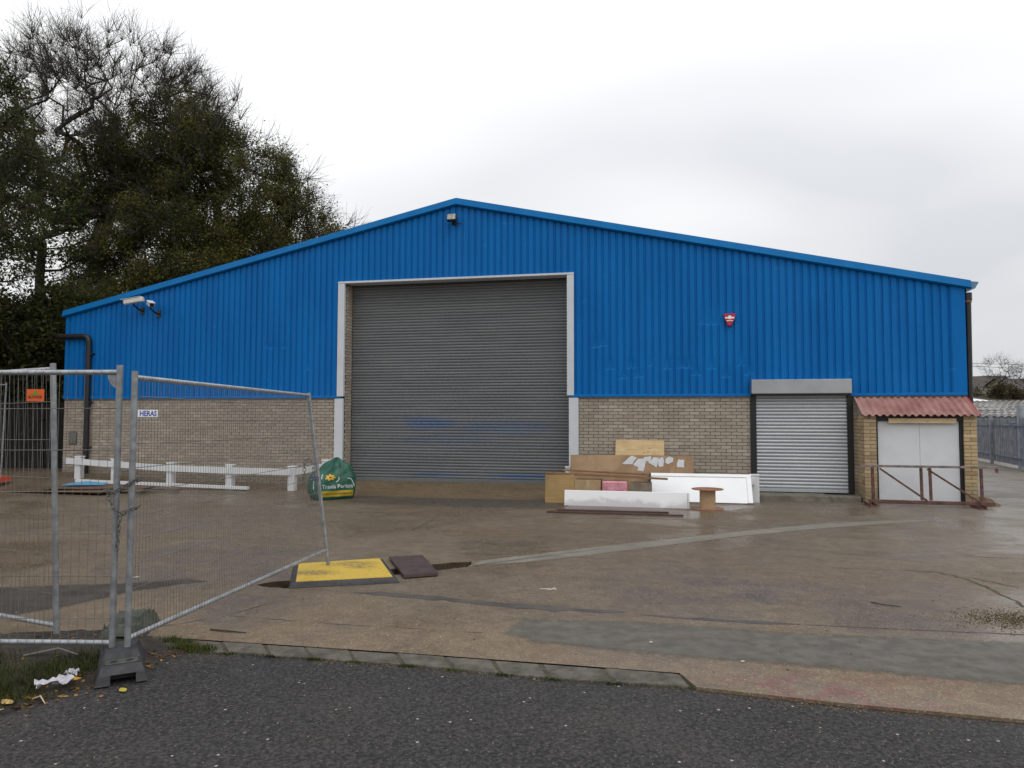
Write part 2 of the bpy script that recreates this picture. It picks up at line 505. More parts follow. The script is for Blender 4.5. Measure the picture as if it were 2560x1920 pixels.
def road_mat():
    m = N('worn_asphalt')
    c = m.co()
    big = m.noise(c, .8, 5, .6, .5)
    agg = m.vor(c, 75, 'Color'); ag = m.sep(agg); ad = m.vor(c, 75, 'Distance')
    fine = m.noise(c, 70, 4, .7)
    col = m.mix(m.rng(big, .35, .7), (.014, .0135, .015), (.030, .028, .029))
    col = m.mix(m.rng(ag[0], 0, 1, 0, .6, False), col, (.055, .052, .052))
    brown = m.noise(m.mapping(c, loc=(3, 1, 0)), .9, 5, .65, .7)
    col = m.mix(m.rng(brown, .5, .68, 0, .65), col, (.085, .068, .055))
    fl = m.math('MULTIPLY', m.rng(ag[1], .84, .93), m.rng(ad, .5, .25))
    col = m.mix(m.math('MULTIPLY', fl, .8), col, (.30, .28, .25))
    worn = m.noise(m.mapping(c, loc=(7, 4, 0), sc=(.6, 1.2, 1)), .55, 6, .65, .9)
    col = m.mix(m.rng(worn, .48, .68, 0, .6), col, (.060, .054, .050))
    mott = m.noise(c, 40, 5, .8)
    col = m.mix(m.rng(mott, .38, .66), m.mix(.7, col, (.004, .004, .005)), m.mix(.45, col, (.115, .105, .10)))
    big2 = m.vor(c, 26, 'Color'); b2 = m.sep(big2); bd = m.vor(c, 26, 'Distance')
    fl2 = m.math('MULTIPLY', m.rng(b2[0], .965, .98), m.rng(bd, .28, .16))
    col = m.mix(fl2, col, (.42, .38, .33))
    m.color(col)
    m.rough(m.rng(big, .35, .65, .55, .8))
    m.bump(m.math('ADD', fine, m.math('MULTIPLY', ag[0], .8)), .9, .008)
    m.b.inputs['Specular IOR Level'].default_value = .28
    return m.m
M['road'] = road_mat()

# ================================================================== the ground
g = MB()
g.add([(-1500, -300, -.09), (1500, -300, -.09), (1500, 2500, -.09), (-1500, 2500, -.09)], [(0, 1, 2, 3)])
ground = tag(g.build('ground', simple('rough_grass_ground', (.045, .045, .025), .9, .4, .4, .3, 10)), kind='structure')

rd = MB()
rd.add([(-9, -8, -.02), (40, -14, -.02), (40, 1.5, -.02), (12, 3.0, -.02), (2, 5.4, -.02), (-2.2, 6.0, -.02), (-2.6, 5.6, -.02), (-9, 5.6, -.02)], [tuple(range(8))])
road = tag(rd.build('road', M['road']), kind='structure')

TRENCH = [(-2.62, 7.44), (-2.50, 7.58), (-2.30, 7.66), (-1.9, 7.84), (-1.3, 8.3), (-.80, 8.58), (-.46, 8.67), (-.50, 8.36), (-.88, 8.10),
          (-1.3, 7.92), (-1.8, 7.5), (-2.22, 7.30), (-2.45, 7.33)]
YARD = [(-17, 5.62), (-3.95, 5.66), (-2.9, 5.72), (-2.46, 5.63), (-2.07, 5.56), (-.81, 5.32), (.34, 5.08), (1.13, 4.91), (1.18, 4.66),
        (1.98, 4.41), (2.91, 4.17), (6, 3.35), (14, 1.3), (34, -2), (60, 34), (60, 70), (-17, 70)]
def inside(p, poly):
    x, y = p; r = False; n = len(poly)
    for i in range(n):
        x1, y1 = poly[i]; x2, y2 = poly[(i + 1) % n]
        if (y1 > y) != (y2 > y) and x < (x2 - x1) * (y - y1) / (y2 - y1) + x1: r = not r
    return r
def build_yard():
    rg = random.Random(5)
    vs = [Vector(p) for p in YARD]; es = [(i, (i + 1) % len(YARD)) for i in range(len(YARD))]
    b = len(vs)
    # ragged trench edge
    tr = []
    for i in range(len(TRENCH)):
        p, q = Vector(TRENCH[i]), Vector(TRENCH[(i + 1) % len(TRENCH)])
        k = max(1, int((q - p).length / .07))
        for j in range(k):
            t = p.lerp(q, j / k)
            tr.append(t + Vector((rg.uniform(-.018, .018), rg.uniform(-.018, .018))))
    vs += tr; es += [(b + i, b + (i + 1) % len(tr)) for i in range(len(tr))]
    trp = [tuple(t) for t in tr]
    for ix in range(-30, 32):
        for iy in range(9, 60):
            x, y = ix * .55, iy * .55
            if inside((x, y), YARD) and not inside((x, y), trp): vs.append(Vector((x, y)))
    for i in range(-80, 66):
        for j in range(-9, 3):
            q = BL(i * .2 + .07, j * .2 + .03)
            if q.x > -16.5: vs.append(Vector((q.x, q.y)))
    V, E_, Fc, *_ = geometry.delaunay_2d_cdt(vs, es, [], 0, 1e-4)
    fs = []
    for f in Fc:
        c = sum((V[i] for i in f), Vector((0, 0))) / len(f)
        if inside(c, YARD) and not inside(c, trp): fs.append(tuple(f))
    m = MB()
    m.add([(v.x, v.y, zg(v.x, v.y)) for v in V], fs)
    # the slab's exposed edge at the road and round the trench
    n = len(YARD)
    for i in range(7, 13):
        p, q = YARD[i], YARD[i + 1]
        m.add([(p[0], p[1], 0), (q[0], q[1], 0), (q[0], q[1], -.08), (p[0], p[1], -.08)], [(0, 3, 2, 1)])
    for i in range(len(trp)):
        p, q = trp[i], trp[(i + 1) % len(trp)]
        m.add([(p[0], p[1], 0), (q[0], q[1], 0), (q[0], q[1], -.16), (p[0], p[1], -.16)], [(0, 1, 2, 3), (3, 2, 1, 0)])
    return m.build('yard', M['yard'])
yard = tag(build_yard(), kind='structure')

# soil and rubble in the open trench
def trench_fill():
    rg = random.Random(9)
    m = MB()
    nx, ny = 60, 14
    vs = []
    for i in range(nx + 1):
        for j in range(ny + 1):
            t = i / nx
            p = Vector((-2.7, 7.3)).lerp(Vector((-.38, 8.62)), t)
            o = Vector((-.49, .87)) * ((j / ny - .5) * .62)
            vs.append((p.x + o.x, p.y + o.y, -.075 + rg.uniform(-.03, .03)))
    fs = [(i * (ny + 1) + j, (i + 1) * (ny + 1) + j, (i + 1) * (ny + 1) + j + 1, i * (ny + 1) + j + 1) for i in range(nx) for j in range(ny)]
    m.add(vs, fs)
    o = m.build('trench_soil', simple('trench_soil', (.055, .036, .018), .9, .5, 14, .8, 40, bdist=.02))
    tag(o, kind='structure')
trench_fill()

def fade(mat, nscale=9.0, lo=.25, hi=.75, top=1.0):
    t = mat.node_tree
    b = t.nodes['Principled BSDF']; out = t.nodes['Material Output']
    at = t.nodes.new('ShaderNodeAttribute'); at.attribute_name = 'edge'
    tc = t.nodes.new('ShaderNodeTexCoord')
    no = t.nodes.new('ShaderNodeTexNoise'); no.inputs['Scale'].default_value = nscale; no.inputs['Detail'].default_value = 6; no.inputs['Roughness'].default_value = .7
    t.links.new(tc.outputs['Object'], no.inputs['Vector'])
    ad = t.nodes.new('ShaderNodeMath'); ad.operation = 'MULTIPLY_ADD'
    t.links.new(no.outputs['Fac'], ad.inputs[0]); ad.inputs[1].default_value = .9
    sb = t.nodes.new('ShaderNodeMath'); sb.operation = 'SUBTRACT'; t.links.new(at.outputs['Fac'], sb.inputs[0]); sb.inputs[1].default_value = .45
    t.links.new(sb.outputs[0], ad.inputs[2])
    mr = t.nodes.new('ShaderNodeMapRange'); mr.interpolation_type = 'SMOOTHSTEP'
    mr.inputs['From Min'].default_value = lo; mr.inputs['From Max'].default_value = hi; mr.inputs['To Max'].default_value = top
    t.links.new(ad.outputs[0], mr.inputs['Value'])
    tr = t.nodes.new('ShaderNodeBsdfTransparent'); mx = t.nodes.new('ShaderNodeMixShader')
    t.links.new(mr.outputs[0], mx.inputs[0]); t.links.new(tr.outputs[0], mx.inputs[1]); t.links.new(b.outputs[0], mx.inputs[2])
    t.links.new(mx.outputs[0], out.inputs['Surface'])
    return mat
def soft_sheet(name, poly, mat, inset, z=.002, seg=.12):
    pts = []
    for i in range(len(poly)):
        p, q = Vector(poly[i]), Vector(poly[(i + 1) % len(poly)])
        k = max(1, int((q - p).length / seg))
        for j in range(k): pts.append(p.lerp(q, j / k))
    n = len(pts)
    area = sum(pts[i].x * pts[(i + 1) % n].y - pts[(i + 1) % n].x * pts[i].y for i in range(n))
    if area < 0: pts = pts[::-1]
    inn = []
    for i in range(n):
        t = (pts[(i + 3) % n] - pts[i - 3]).normalized()
        inn.append(pts[i] + Vector((-t.y, t.x)) * inset)
    V = [(p.x, p.y, z) for p in pts] + [(p.x, p.y, z) for p in inn]
    m = MB(); m.add(V, [(i, (i + 1) % n, n + (i + 1) % n, n + i) for i in range(n)] + [tuple(range(n, 2 * n))])
    me = m.mesh(name)
    at = me.attributes.new('edge', 'FLOAT', 'POINT')
    at.data.foreach_set('value', [0.0] * n + [1.0] * n)
    return link(name, me, mat, yard)
def sheet(name, poly, mat, z=.002, parent=yard, jit=.0, seg=.25, seed=1, kind=None):
    rg = random.Random(seed)
    out = []
    for i in range(len(poly)):
        p, q = Vector(poly[i]), Vector(poly[(i + 1) % len(poly)])
        k = max(1, int((q - p).length / seg))
        for j in range(k):
            t = p.lerp(q, j / k)
            out.append((t.x + rg.uniform(-jit, jit), t.y + rg.uniform(-jit, jit), z))
    m = MB(); m.add(out, [tuple(range(len(out)))])
    o = m.build(name, mat, parent)
    if parent is None and kind: tag(o, kind=kind)
    return o
def strip(name, up, lo, mat, z=.002, jit=.006, seed=1):
    return sheet(name, list(lo) + list(up)[::-1], mat, z, yard, jit, .12, seed)
M['patch'] = fade(simple('grey_mortar_patch', (.225, .205, .172), .75, .16, 2.5, .25, 60, spec=.3), 12, .25, .85, .85)
soft_sheet('mortar_sheen_strip', [(-.55, 8.33), (.15, 8.58), (.62, 8.82), (1.97, 9.66), (3.5, 10.6), (5.3, 11.5), (7.2, 12.2), (7.3, 12.5), (5.2, 12.0), (3.62, 11.18), (1.98, 10.22), (.59, 9.40), (.05, 9.06), (-.42, 8.74)],
           M['patch'], .10)  # mortar strip whose widened right end paints a pale wet sheen on the yard
soft_sheet('screed_patch', [(-.16, 5.74), (.20, 5.47), (.75, 5.28), (1.46, 5.08), (2.3, 4.87), (3.26, 4.60), (6.5, 3.8), (7.5, 5.05), (3.96, 5.68), (2.31, 5.90), (1.7, 6.06), (1.09, 6.22), (.02, 6.30)],
           fade(simple('grey_screed', (.128, .120, .102), .7, .22, 7, .35, 55, spec=.3), 14, .22, .85, .82), .22)
def crack(name, pts, w, mat, seed, gap=.25, seg=.09, jit=.014):
    rg = random.Random(seed)
    P2 = [Vector(p) for p in pts]
    Ls = [(P2[k + 1] - P2[k]).length for k in range(len(P2) - 1)]
    tot = sum(Ls); n = max(2, int(tot / seg))
    run = []
    def flush():
        if len(run) >= 3:
            up, lo = [], []
            for k, (p, t) in enumerate(run):
                e_ = min(1, min(k, len(run) - 1 - k) / 2.0) if len(run) > 4 else (1 if 0 < k < len(run) - 1 else 0)
                ww = w * (.12 + .88 * e_) * rg.uniform(.45, 1.2) * .5
                nrm = Vector((-t.y, t.x))
                up.append((p + nrm * ww)); lo.append((p - nrm * ww))
            vs = [(p.x, p.y, zg(p.x, p.y) + .002) for p in lo + up]
            k = len(lo)
            mm = MB(); mm.add(vs, [(q, q + 1, k + q + 1, k + q) for q in range(k - 1)])
            mm.build(name, mat, yard)
        run.clear()
    for k in range(n + 1):
        d = tot * k / n
        for i_, l in enumerate(Ls):
            if d <= l or i_ == len(Ls) - 1: break
            d -= l
        t = (P2[i_ + 1] - P2[i_]).normalized()
        p = P2[i_] + t * d + Vector((-t.y, t.x)) * rg.gauss(0, jit)
        run.append((p, t))
        if rg.random() < gap * seg * 2.2: flush()
    flush()
TARJ = [(-1.56, 7.11), (-1.35, 7.10), (-.68, 6.90), (-.11, 6.68), (.44, 6.53), (.79, 6.465), (1.0, 6.43)]
crack('tar_joint', TARJ, .17, M['tar'], 4, .05, .12, .006)
crack('tar_joint', [(1.12, 6.36), (1.46, 6.25), (2.1, 6.11), (2.4, 6.06)], .085, M['tar'], 5, .05, .12, .005)
crack('joint_line', [(2.3, 6.075), (3.3, 5.91), (5.2, 5.61)], .022, M['tar'], 6, .2, .12, .003)
soft_sheet('tarmac_patch', [(-9, 5.9), (-4.36, 6.12), (-3.98, 6.5), (-3.68, 7.08), (-3.1, 7.60), (-3.41, 7.80), (-4.04, 7.56), (-4.53, 7.49), (-5.15, 7.38), (-9, 7.25)], fade(simple('worn_tarmac_patch', (.062, .056, .052), .8, .35, 4, .5, 60, spec=.25), 6, .2, .8, .6), .16)
MOSS = simple('mossy_crack', (.060, .058, .028), .9, .4, 12, .4, 60)
crack('crack', [(4.45, 8.22), (4.78, 8.1), (4.88, 7.85), (4.83, 7.5), (4.82, 7.24), (4.74, 6.89), (4.67, 6.5)], .05, MOSS, 7, .35, .07, .02)
crack('crack', [(4.95, 7.9), (5.1, 7.5), (5.3, 7.2)], .025, MOSS, 17, .5, .07, .02)
crack('joint_line', [(-.9, 9.25), (1.08, 8.905), (2.46, 8.555), (4.6, 8.2)], .013, M['tar'], 8, .6, .15, .004)
crack('joint_line', [(-2.5, 12.94), (.84, 12.57), (3.5, 12.26)], .022, M['tar'], 9, .45, .15, .006)
crack('joint_line', [(-1.55, 10.9), (-1.48, 11.31), (-1.29, 12.5)], .025, M['tar'], 10, .4, .12, .008)
crack('crack', [(-3.05, 5.83), (-2.48, 6.25), (-2.2, 6.75)], .018, M['tar'], 12, .5, .08, .008)
crack('joint_line', [(-2.45, 6.28), (-1.2, 5.99), (-.2, 5.81)], .012, M['tar'], 13, .8, .1, .006)
crack('crack', [(-.6, 10.2), (-.2, 9.8), (.5, 9.6)], .014, M['tar'], 14, .8, .08, .012)
crack('crack', [(5.4, 9.2), (6.6, 8.8), (8.5, 8.9)], .02, M['tar'], 15, .8, .1, .015)
sheet('paint_mark', [(.27, 7.27), (.44, 7.25), (.46, 7.30), (.36, 7.32), (.28, 7.31)], simple('scuffed_paint', (.38, .36, .33), .7, .25, 20), jit=.012, seg=.05, seed=14)

# kerb: one stone after another
kerb = empty('kerb'); tag(kerb, kind='structure')
kin = [(-2.88, 5.80), (-2.46, 5.63), (-2.07, 5.56), (-.81, 5.32), (.34, 5.08), (1.13, 4.905)]
kout = [(-2.72, 5.54), (-2.35, 5.38), (-1.99, 5.335), (-.78, 5.11), (.325, 4.83), (1.16, 4.69)]
def along(poly, t):
    Ls = [(Vector(poly[i + 1]) - Vector(poly[i])).length for i in range(len(poly) - 1)]
    d = t * sum(Ls)
    for i, l in enumerate(Ls):
        if d <= l or i == len(Ls) - 1:
            return Vector(poly[i]).lerp(Vector(poly[i + 1]), min(1, d / l))
        d -= l
kst = simple('kerb_stone', (.088, .077, .062), .85, .4, 9, .5, 35)
rk = random.Random(3)
m = MB(); m.add([(p[0], p[1], -.020) for p in kout] + [(p[0], p[1], -.009) for p in kin], [(i, i + 1, len(kin) + i + 1, len(kin) + i) for i in range(len(kin) - 1)])
m.build('kerb_bed', simple('gritty_joint_soil', (.062, .052, .032), .95, .4, 30, .6, 60), kerb)
cuts = [0, .075, .17, .255, .335, .42, .51, .60, .685, .77, .875, 1.0]
for i in range(len(cuts) - 1):
    a, b = cuts[i] + rk.uniform(.001, .0028), cuts[i + 1] - rk.uniform(.001, .0028)
    q = [along(kout, a), along(kout, b), along(kin, b), along(kin, a)]
    q = [p + Vector((rk.uniform(-.006, .006), rk.uniform(-.006, .006))) for p in q]
    c = sum(q, Vector((0, 0))) / 4
    m = MB()
    zt = -.004 + rk.uniform(-.004, .004)
    top = [c + (p - c) * rk.uniform(.90, .96) for p in q]
    zo = (.016, .016, 0, 0)
    m.add([(p.x, p.y, -.08) for p in q] + [(p.x, p.y, zt - .010 - zo[k]) for k, p in enumerate(q)] + [(p.x, p.y, zt - zo[k] * .5) for k, p in enumerate(top)],
          [(8, 9, 10, 11)] + [(k, (k + 1) % 4, 4 + (k + 1) % 4, 4 + k) for k in range(4)] + [(4 + k, 4 + (k + 1) % 4, 8 + (k + 1) % 4, 8 + k) for k in range(4)])
    m.build('kerb_stone', kst, kerb)

# soil verge on the left of the road
def build_verge():
    rg = random.Random(4)
    edge = [(-2.35, 5.42), (-2.56, 5.12), (-2.72, 4.78), (-2.83, 4.50), (-2.97, 4.22), (-3.2, 3.8), (-3.7, 3.1), (-4.6, 2.2), (-9, 1.0), (-9, 5.64), (-3.95, 5.64), (-2.9, 5.68)]
    vs = [Vector(p) for p in edge]; es = [(i, (i + 1) % len(edge)) for i in range(len(edge))]
    for i in range(60):
        for j in range(48):
            x = -6.5 + i * .075; y = 2.2 + j * .075
            if inside((x, y), edge): vs.append(Vector((x + rg.uniform(-.02, .02), y + rg.uniform(-.02, .02))))
    V, _, Fc, *_ = geometry.delaunay_2d_cdt(vs, es, [], 0, 1e-4)
    fs = [tuple(f) for f in Fc if inside(sum((V[i] for i in f), Vector((0, 0))) / 3, edge)]
    def hz(v):
        if any((v - Vector(e)).length < .01 for e in edge): return -.022
        dd = min(geometry.intersect_point_line(v.to_3d(), Vector((*edge[i], 0)), Vector((*edge[i + 1], 0)))[0].to_2d().__sub__(v).length for i in range(0, 6))
        return -.012 + min(.07, dd * .14) + rg.uniform(-.008, .012)
    m = MB(); m.add([(v.x, v.y, hz(v)) for v in V], fs, True)
    return tag(m.build('verge', M['soil']), kind='structure'), edge
verge, VEDGE = build_verge()

# ================================================================== the warehouse
WH = empty('warehouse', (0, Z0, 0), -A)
tag(WH, 'large blue corrugated steel warehouse over buff brick with big grey roller door', 'warehouse')
SAP, HW = -1.371, 11.02
SL, SR = SAP - HW, SAP + HW
SLOPE = .2195
def ztop(s): return 6.90 - abs(s - SAP) * SLOPE      # under side of the verge flashing
HB = 2.22
DL_, DR_, DT = -4.42, 1.472, 5.11                    # outside of the door trim
# --- corrugated sheets, six ribs wide each
P = .16
prof = [(0, -.036), (.098, -.036), (.112, -.008), (.146, -.008), (.16, -.036)]
DENTS = [(1.95, 3.36, .30, .016), (2.11, 3.38, .34, .016), (2.3, 2.83, .30, .02), (2.6, 2.62, .22, .018), (2.75, 2.86, .25, .02), (2.9, 2.66, .2, .02), (3.2, 2.9, .35, .018), (3.55, 2.84, .30, .022),
         (3.87, 2.86, .28, .02), (4.03, 2.84, .30, .022), (4.2, 2.70, .2, .02), (4.35, 3.82, .5, .012), (4.52, 3.82, .5, .012), (4.68, 3.83, .5, .012), (4.5, 2.82, .26, .022), (4.83, 2.64, .24, .02), (5.15, 2.9, .4, .018), (5.31, 2.7, .25, .02),
         (-5.2, 2.9, .3, .012), (-6.2, 3.5, .12, .012), (-6.36, 3.5, .12, .012), (-5.9, 3.5, .12, .012), (-8.9, 4.1, .25, .014), (1.6, 3.9, .6, .010)]
rw = random.Random(11)
def clad(s0, s1, zb, zt_fn, parent, name='cladding_sheet'):
    m = MB()
    xs = []
    k0 = math.floor((s0 - SL) / P) - 1
    for k in range(k0, k0 + int((s1 - s0) / P) + 4):
        for (px, py) in prof[:4]:
            s = SL + k * P + px
            if s0 < s < s1: xs.append((s, py))
    def py_at(s):
        t = (s - SL) % P
        for a, b in zip(prof, prof[1:]):
            if a[0] <= t <= b[0]:
                return a[1] + (b[1] - a[1]) * (t - a[0]) / max(1e-6, b[0] - a[0])
        return -.036
    xs = [(s0, py_at(s0))] + xs + [(s1, py_at(s1))]
    nz = 110 if any(s0 - .1 < d_[0] < s1 + .1 for d_ in DENTS) and zb < 3 else 14
    vs, fs = [], []
    wob = rw.uniform(-.006, .005)
    for (s, py) in xs:
        zt = zt_fn(s)
        for j in range(nz + 1):
            z = zb + (zt - zb) * j / nz
            y = py + wob + .0015 * math.sin(s * 3.1 + z * 2.3)
            for (ds, dz, rr, dp) in DENTS:
                if abs(s - ds) < .07 and py < -.02 and z > dz:
                    y += dp * 1.3 * max(0.0, 1 - (z - dz) / rr)
            vs.append((s, y, z))
    for i in range(len(xs) - 1):
        for j in range(nz):
            a = i * (nz + 1) + j
            fs.append((a, a + nz + 1, a + nz + 2, a + 1))
    m.add(vs, fs)
    return m.build(name, M['blue'], parent)
SHW = P * 6
i = 0
while SL + i * SHW < SR - .02:
    a = SL + i * SHW; b = min(SR, a + SHW)
    i += 1
    for lo, hi in ((a, b),):
        segs = []
        cut = sorted({lo, hi, *[x for x in (DL_, DR_, SAP) if lo + .01 < x < hi - .01]})
        for p_, q_ in zip(cut, cut[1:]):
            mid = (p_ + q_) / 2
            zb = DT - .02 if DL_ < mid < DR_ else HB + .045
            clad(p_, q_, zb, lambda s: ztop(s) + .03, WH)
# --- verge flashings, drip flashing, corner flashings
def flashing(name, pts, mat=M['blue']):
    m = MB(); n = len(pts)
    return m, n
def verge_flash(sign, tip):
    m = MB()
    s1 = tip
    za, zb_ = 7.035, 7.035 - abs(s1 - SAP) * .2185
    y0, y1 = -.13, .10
    hgt = .155
    q = [(SAP, za), (s1, zb_), (s1, zb_ - hgt), (SAP, za - hgt)]
    if sign < 0: q = q[::-1]
    vs = [(s, y0 + (.03 if k in ((0, 1) if sign > 0 else (2, 3)) else 0), z) for k, (s, z) in enumerate(q)] + [(s, y1, z) for s, z in q]
    m.add(vs, [(0, 3, 2, 1), (4, 5, 6, 7)] + [(k, (k + 1) % 4, 4 + (k + 1) % 4, 4 + k) for k in range(4)])
    # small turned lip under the face
    q2 = [(SAP, za - hgt), (s1, zb_ - hgt)]
    m.add([(q2[0][0], y0, q2[0][1]), (q2[1][0], y0, q2[1][1]), (q2[1][0], y0 + .06, q2[1][1] - .03), (q2[0][0], y0 + .06, q2[0][1] - .03)], [(0, 1, 2, 3)])
    m.build('verge_flashing', M['blue_skylit_trim'], WH)
verge_flash(1, 9.755); verge_flash(-1, -12.455)
for (a, b) in ((SL, DL_ + .12), (DR_ - .10, 5.36), (7.41, SR)):
    m = MB()
    m.add([(a, -.045, HB + .055), (b, -.045, HB + .055), (b, -.062, HB + .045), (a, -.062, HB + .045), (b, -.066, HB - .005), (a, -.066, HB - .005), (b, .0, HB - .012), (a, .0, HB - .012)],
          [(3, 2, 1, 0), (5, 4, 2, 3), (7, 6, 4, 5)])
    m.build('drip_flashing', M['blue'], WH)
m = MB(); m.box(SR - .26, SR + .004, -.05, .2, HB + .05, ztop(SR - .26) + .02); m.build('corner_flashing', M['blue'], WH)
m = MB(); m.box(SL - .004, SL + .10, -.046, .2, HB + .05, ztop(SL + .1)); m.build('corner_flashing', M['blue'], WH)
# --- roof, side walls, back wall
DEPTH = 34
m = MB()
for s1, sg in ((9.72, 1), (-12.42, -1)):
    z1 = 7.0 - abs(s1 - SAP) * .2185
    a = [(SAP, .0, 6.99), (s1, .0, z1), (s1, DEPTH, z1), (SAP, DEPTH, 6.99)]
    b_ = [(x, y, z - .08) for x, y, z in a]
    fs = [(0, 1, 2, 3), (7, 6, 5, 4), (0, 4, 5, 1), (1, 5, 6, 2), (2, 6, 7, 3)]
    if sg < 0: fs = [f[::-1] for f in fs]
    m.add(a + b_, fs)
m.build('roof', simple('grey_roof_sheet', (.2, .21, .22), .6, .15, 1, .1), WH)
m = MB()
m.box(SL + .01, SL + .15, .18, DEPTH, -.1, 4.45); m.box(SR - .15, SR - .01, .21, DEPTH, -.1, 4.45)
m.box(SL + .15, SR - .15, DEPTH - .2, DEPTH, -.1, 4.45)
m.build('side_wall', M['blue'], WH)
# --- brick wall: mortar bed with each brick standing proud of it
for bx in ((SL + .012, -4.30, .012, .20, -.12, HB), (1.36, 5.46, .012, .20, -.12, HB), (7.34, SR - .012, .012, .20, -.12, HB),
           (-4.44, -4.232, .21, .62, -.12, DT - .06), (1.325, 1.55, .21, .62, -.12, DT - .06)):
    m = MB(); m.box(*bx); m.build('mortar_bed', M['mortar'], WH)
BWL, BWH, J = .215, .065, .010
def brick_mesh(w, name):
    mb = MB(); mb.box(-w / 2, w / 2, -.014, .03, 0, BWH, bev=.0035)
    return mb.mesh(name)
_bm = {}
def bmesh_w(w, mat):
    k = (round(w, 3), mat.name)
    if k not in _bm:
        me = brick_mesh(w, 'brick'); me.materials.append(mat); _bm[k] = me
    return _bm[k]
courses = []      # (s centre, width, z, shown size rank)
rb = random.Random(21)
def courses_for(s0, s1, zmax):
    out = []
    r = 0
    z = .005
    while z + BWH < zmax:
        x = s0 - (.1125 if r % 2 else 0)
        while x < s1:
            a, b = max(x, s0), min(x + BWL, s1)
            if b - a > .03: out.append(((a + b) / 2, b - a, z))
            x += BWL + J
        z += BWH + J; r += 1
    return out
left_b = courses_for(SL, -4.49, HB + .03)
right_b = courses_for(1.58, 5.37, HB + .03)
shown = [b for b in right_b if b[2] > .90]
shown.sort(key=lambda b: -b[2])
indiv = shown[:300]
rest = [b for b in right_b if b not in set(indiv)] + left_b + courses_for(7.43, SR, HB + .03)
for (s, w, z) in indiv:
    o = bpy.data.objects.new('brick', bmesh_w(w, M['brick'])); COL.objects.link(o); o.parent = WH
    o.location = (s, rb.uniform(-.002, .002), z)
m = MB()
for (s, w, z) in rest:
    y = rb.uniform(-.002, .002)
    m.box(s - w / 2, s + w / 2, y - .014, .02, z, z + BWH, bev=.0035)
# the return beside the door
z = .005; r = 0
while z + BWH < DT - .08:
    y = .05 - (.1125 if r % 2 else 0)
    while y < .36:
        a, b = max(y, .02), min(y + BWL, .36)
        if b - a > .03:
            m.box(-4.245, -4.222, a, b, z, z + BWH, bev=.003)
        y += BWL + J
    z += BWH + J; r += 1
tag(m.build('brick_courses', M['brick_many'], WH), kind='stuff')
# --- pale trim round the big door
def trim(name, x0, x1, y0, y1, z0, z1):
    mm = MB(); mm.box(x0, x1, y0, y1, z0, z1, bev=.006); return mm.build(name, M['jamb'], WH)
trim('door_trim', DL_, -4.245, -.075, .02, HB + .03, DT - .052)
trim('door_trim', 1.312, DR_, -.075, .30, HB + .03, DT - .052)
trim('door_trim', DL_ - .002, DR_ + .002, -.078, .30, DT - .050, DT)
trim('door_jamb', -4.485, -4.262, -.055, .045, -.1, HB - .02)
trim('door_jamb', 1.352, 1.575, -.055, .30, -.1, HB - .02)
m = MB(); m.box(-4.25, 1.33, .30, 1.2, DT - .06, DT + .3); m.box(-4.25, 1.33, .55, .6, 0, DT); m.build('door_lining', M['black'], WH)
# --- the big roller door
def slat_mat(name, c1, c2, paint, metal, rough):
    mm = N(name)
    c = mm.co(WH)
    xyz = mm.sep(c)
    n1 = mm.noise(mm.mapping(c, sc=(.3, 1, 3)), 2.2, 5, .6)
    n2 = mm.noise(c, 30, 4, .6)
    col = mm.mix(mm.rng(n1, .3, .7), c1, c2)
    col = mm.mix(mm.rng(n2, .4, .7, 0, .25), col, tuple(x * .6 for x in c1))
    if paint:
        for (ps, pz, rs, rz, am) in ((-2.15, 1.60, .8, .19, .42), (-.25, 1.5, 1.3, .22, .22), (-1.6, 1.2, 1.5, .16, .15), (-1.9, .34, .9, .05, .35), (.15, .34, 1.2, .06, .5)):
            dx = mm.math('DIVIDE', mm.math('SUBTRACT', xyz[0], ps), rs); dz = mm.math('DIVIDE', mm.math('SUBTRACT', xyz[2], pz), rz)
            q = mm.math('ADD', mm.math('MULTIPLY', dx, dx), mm.math('MULTIPLY', dz, dz))
            q = mm.math('ADD', q, mm.math('MULTIPLY', mm.math('SUBTRACT', n1, .5), 1.2))
            col = mm.mix(mm.rng(q, 1.1, .1, 0, am), col, (.012, .10, .30))
    mm.color(col); mm.rough(rough); mm.b.inputs['Metallic'].default_value = metal
    mm.bump(n2, .1, .002)
    return mm.m
M['slat'] = slat_mat('grey_shutter_slat', (.128, .134, .140), (.162, .167, .170), True, .1, .5)
M['slat_silver'] = slat_mat('silver_shutter_slat', (.42, .445, .46), (.50, .52, .535), False, .45, .45)
def slat_mesh(w, pitch, bulge, mat):
    mm = MB()
    pr = [(.004, 0), (-.002, .06), (-bulge * .62, .22), (-bulge * .95, .42), (-bulge, .56), (-bulge * .8, .74), (-bulge * .35, .90), (.003, .985), (.006, 1.0)]
    vs = []
    for (y, t) in pr: vs += [(-w / 2, y, t * pitch), (w / 2, y, t * pitch)]
    mm.add(vs, [(2 * k, 2 * k + 1, 2 * k + 3, 2 * k + 2) for k in range(len(pr) - 1)], True)
    me = mm.mesh('slat'); me.materials.append(mat); return me
door = empty('roller_door'); door.parent = WH; door.location = (-1.435, .36, .19)
sm_ = slat_mesh(5.54, .0725, .0145, M['slat'])
for k in range(68):
    o = bpy.data.objects.new('slat', sm_); COL.objects.link(o); o.parent = door; o.location = (rb.uniform(-.004, .004), 0, .06 + k * .0725)
m = MB(); m.box(-2.77, 2.77, -.022, .03, -.05, .06, bev=.008); m.build('bottom_bar', M['slat'], door)
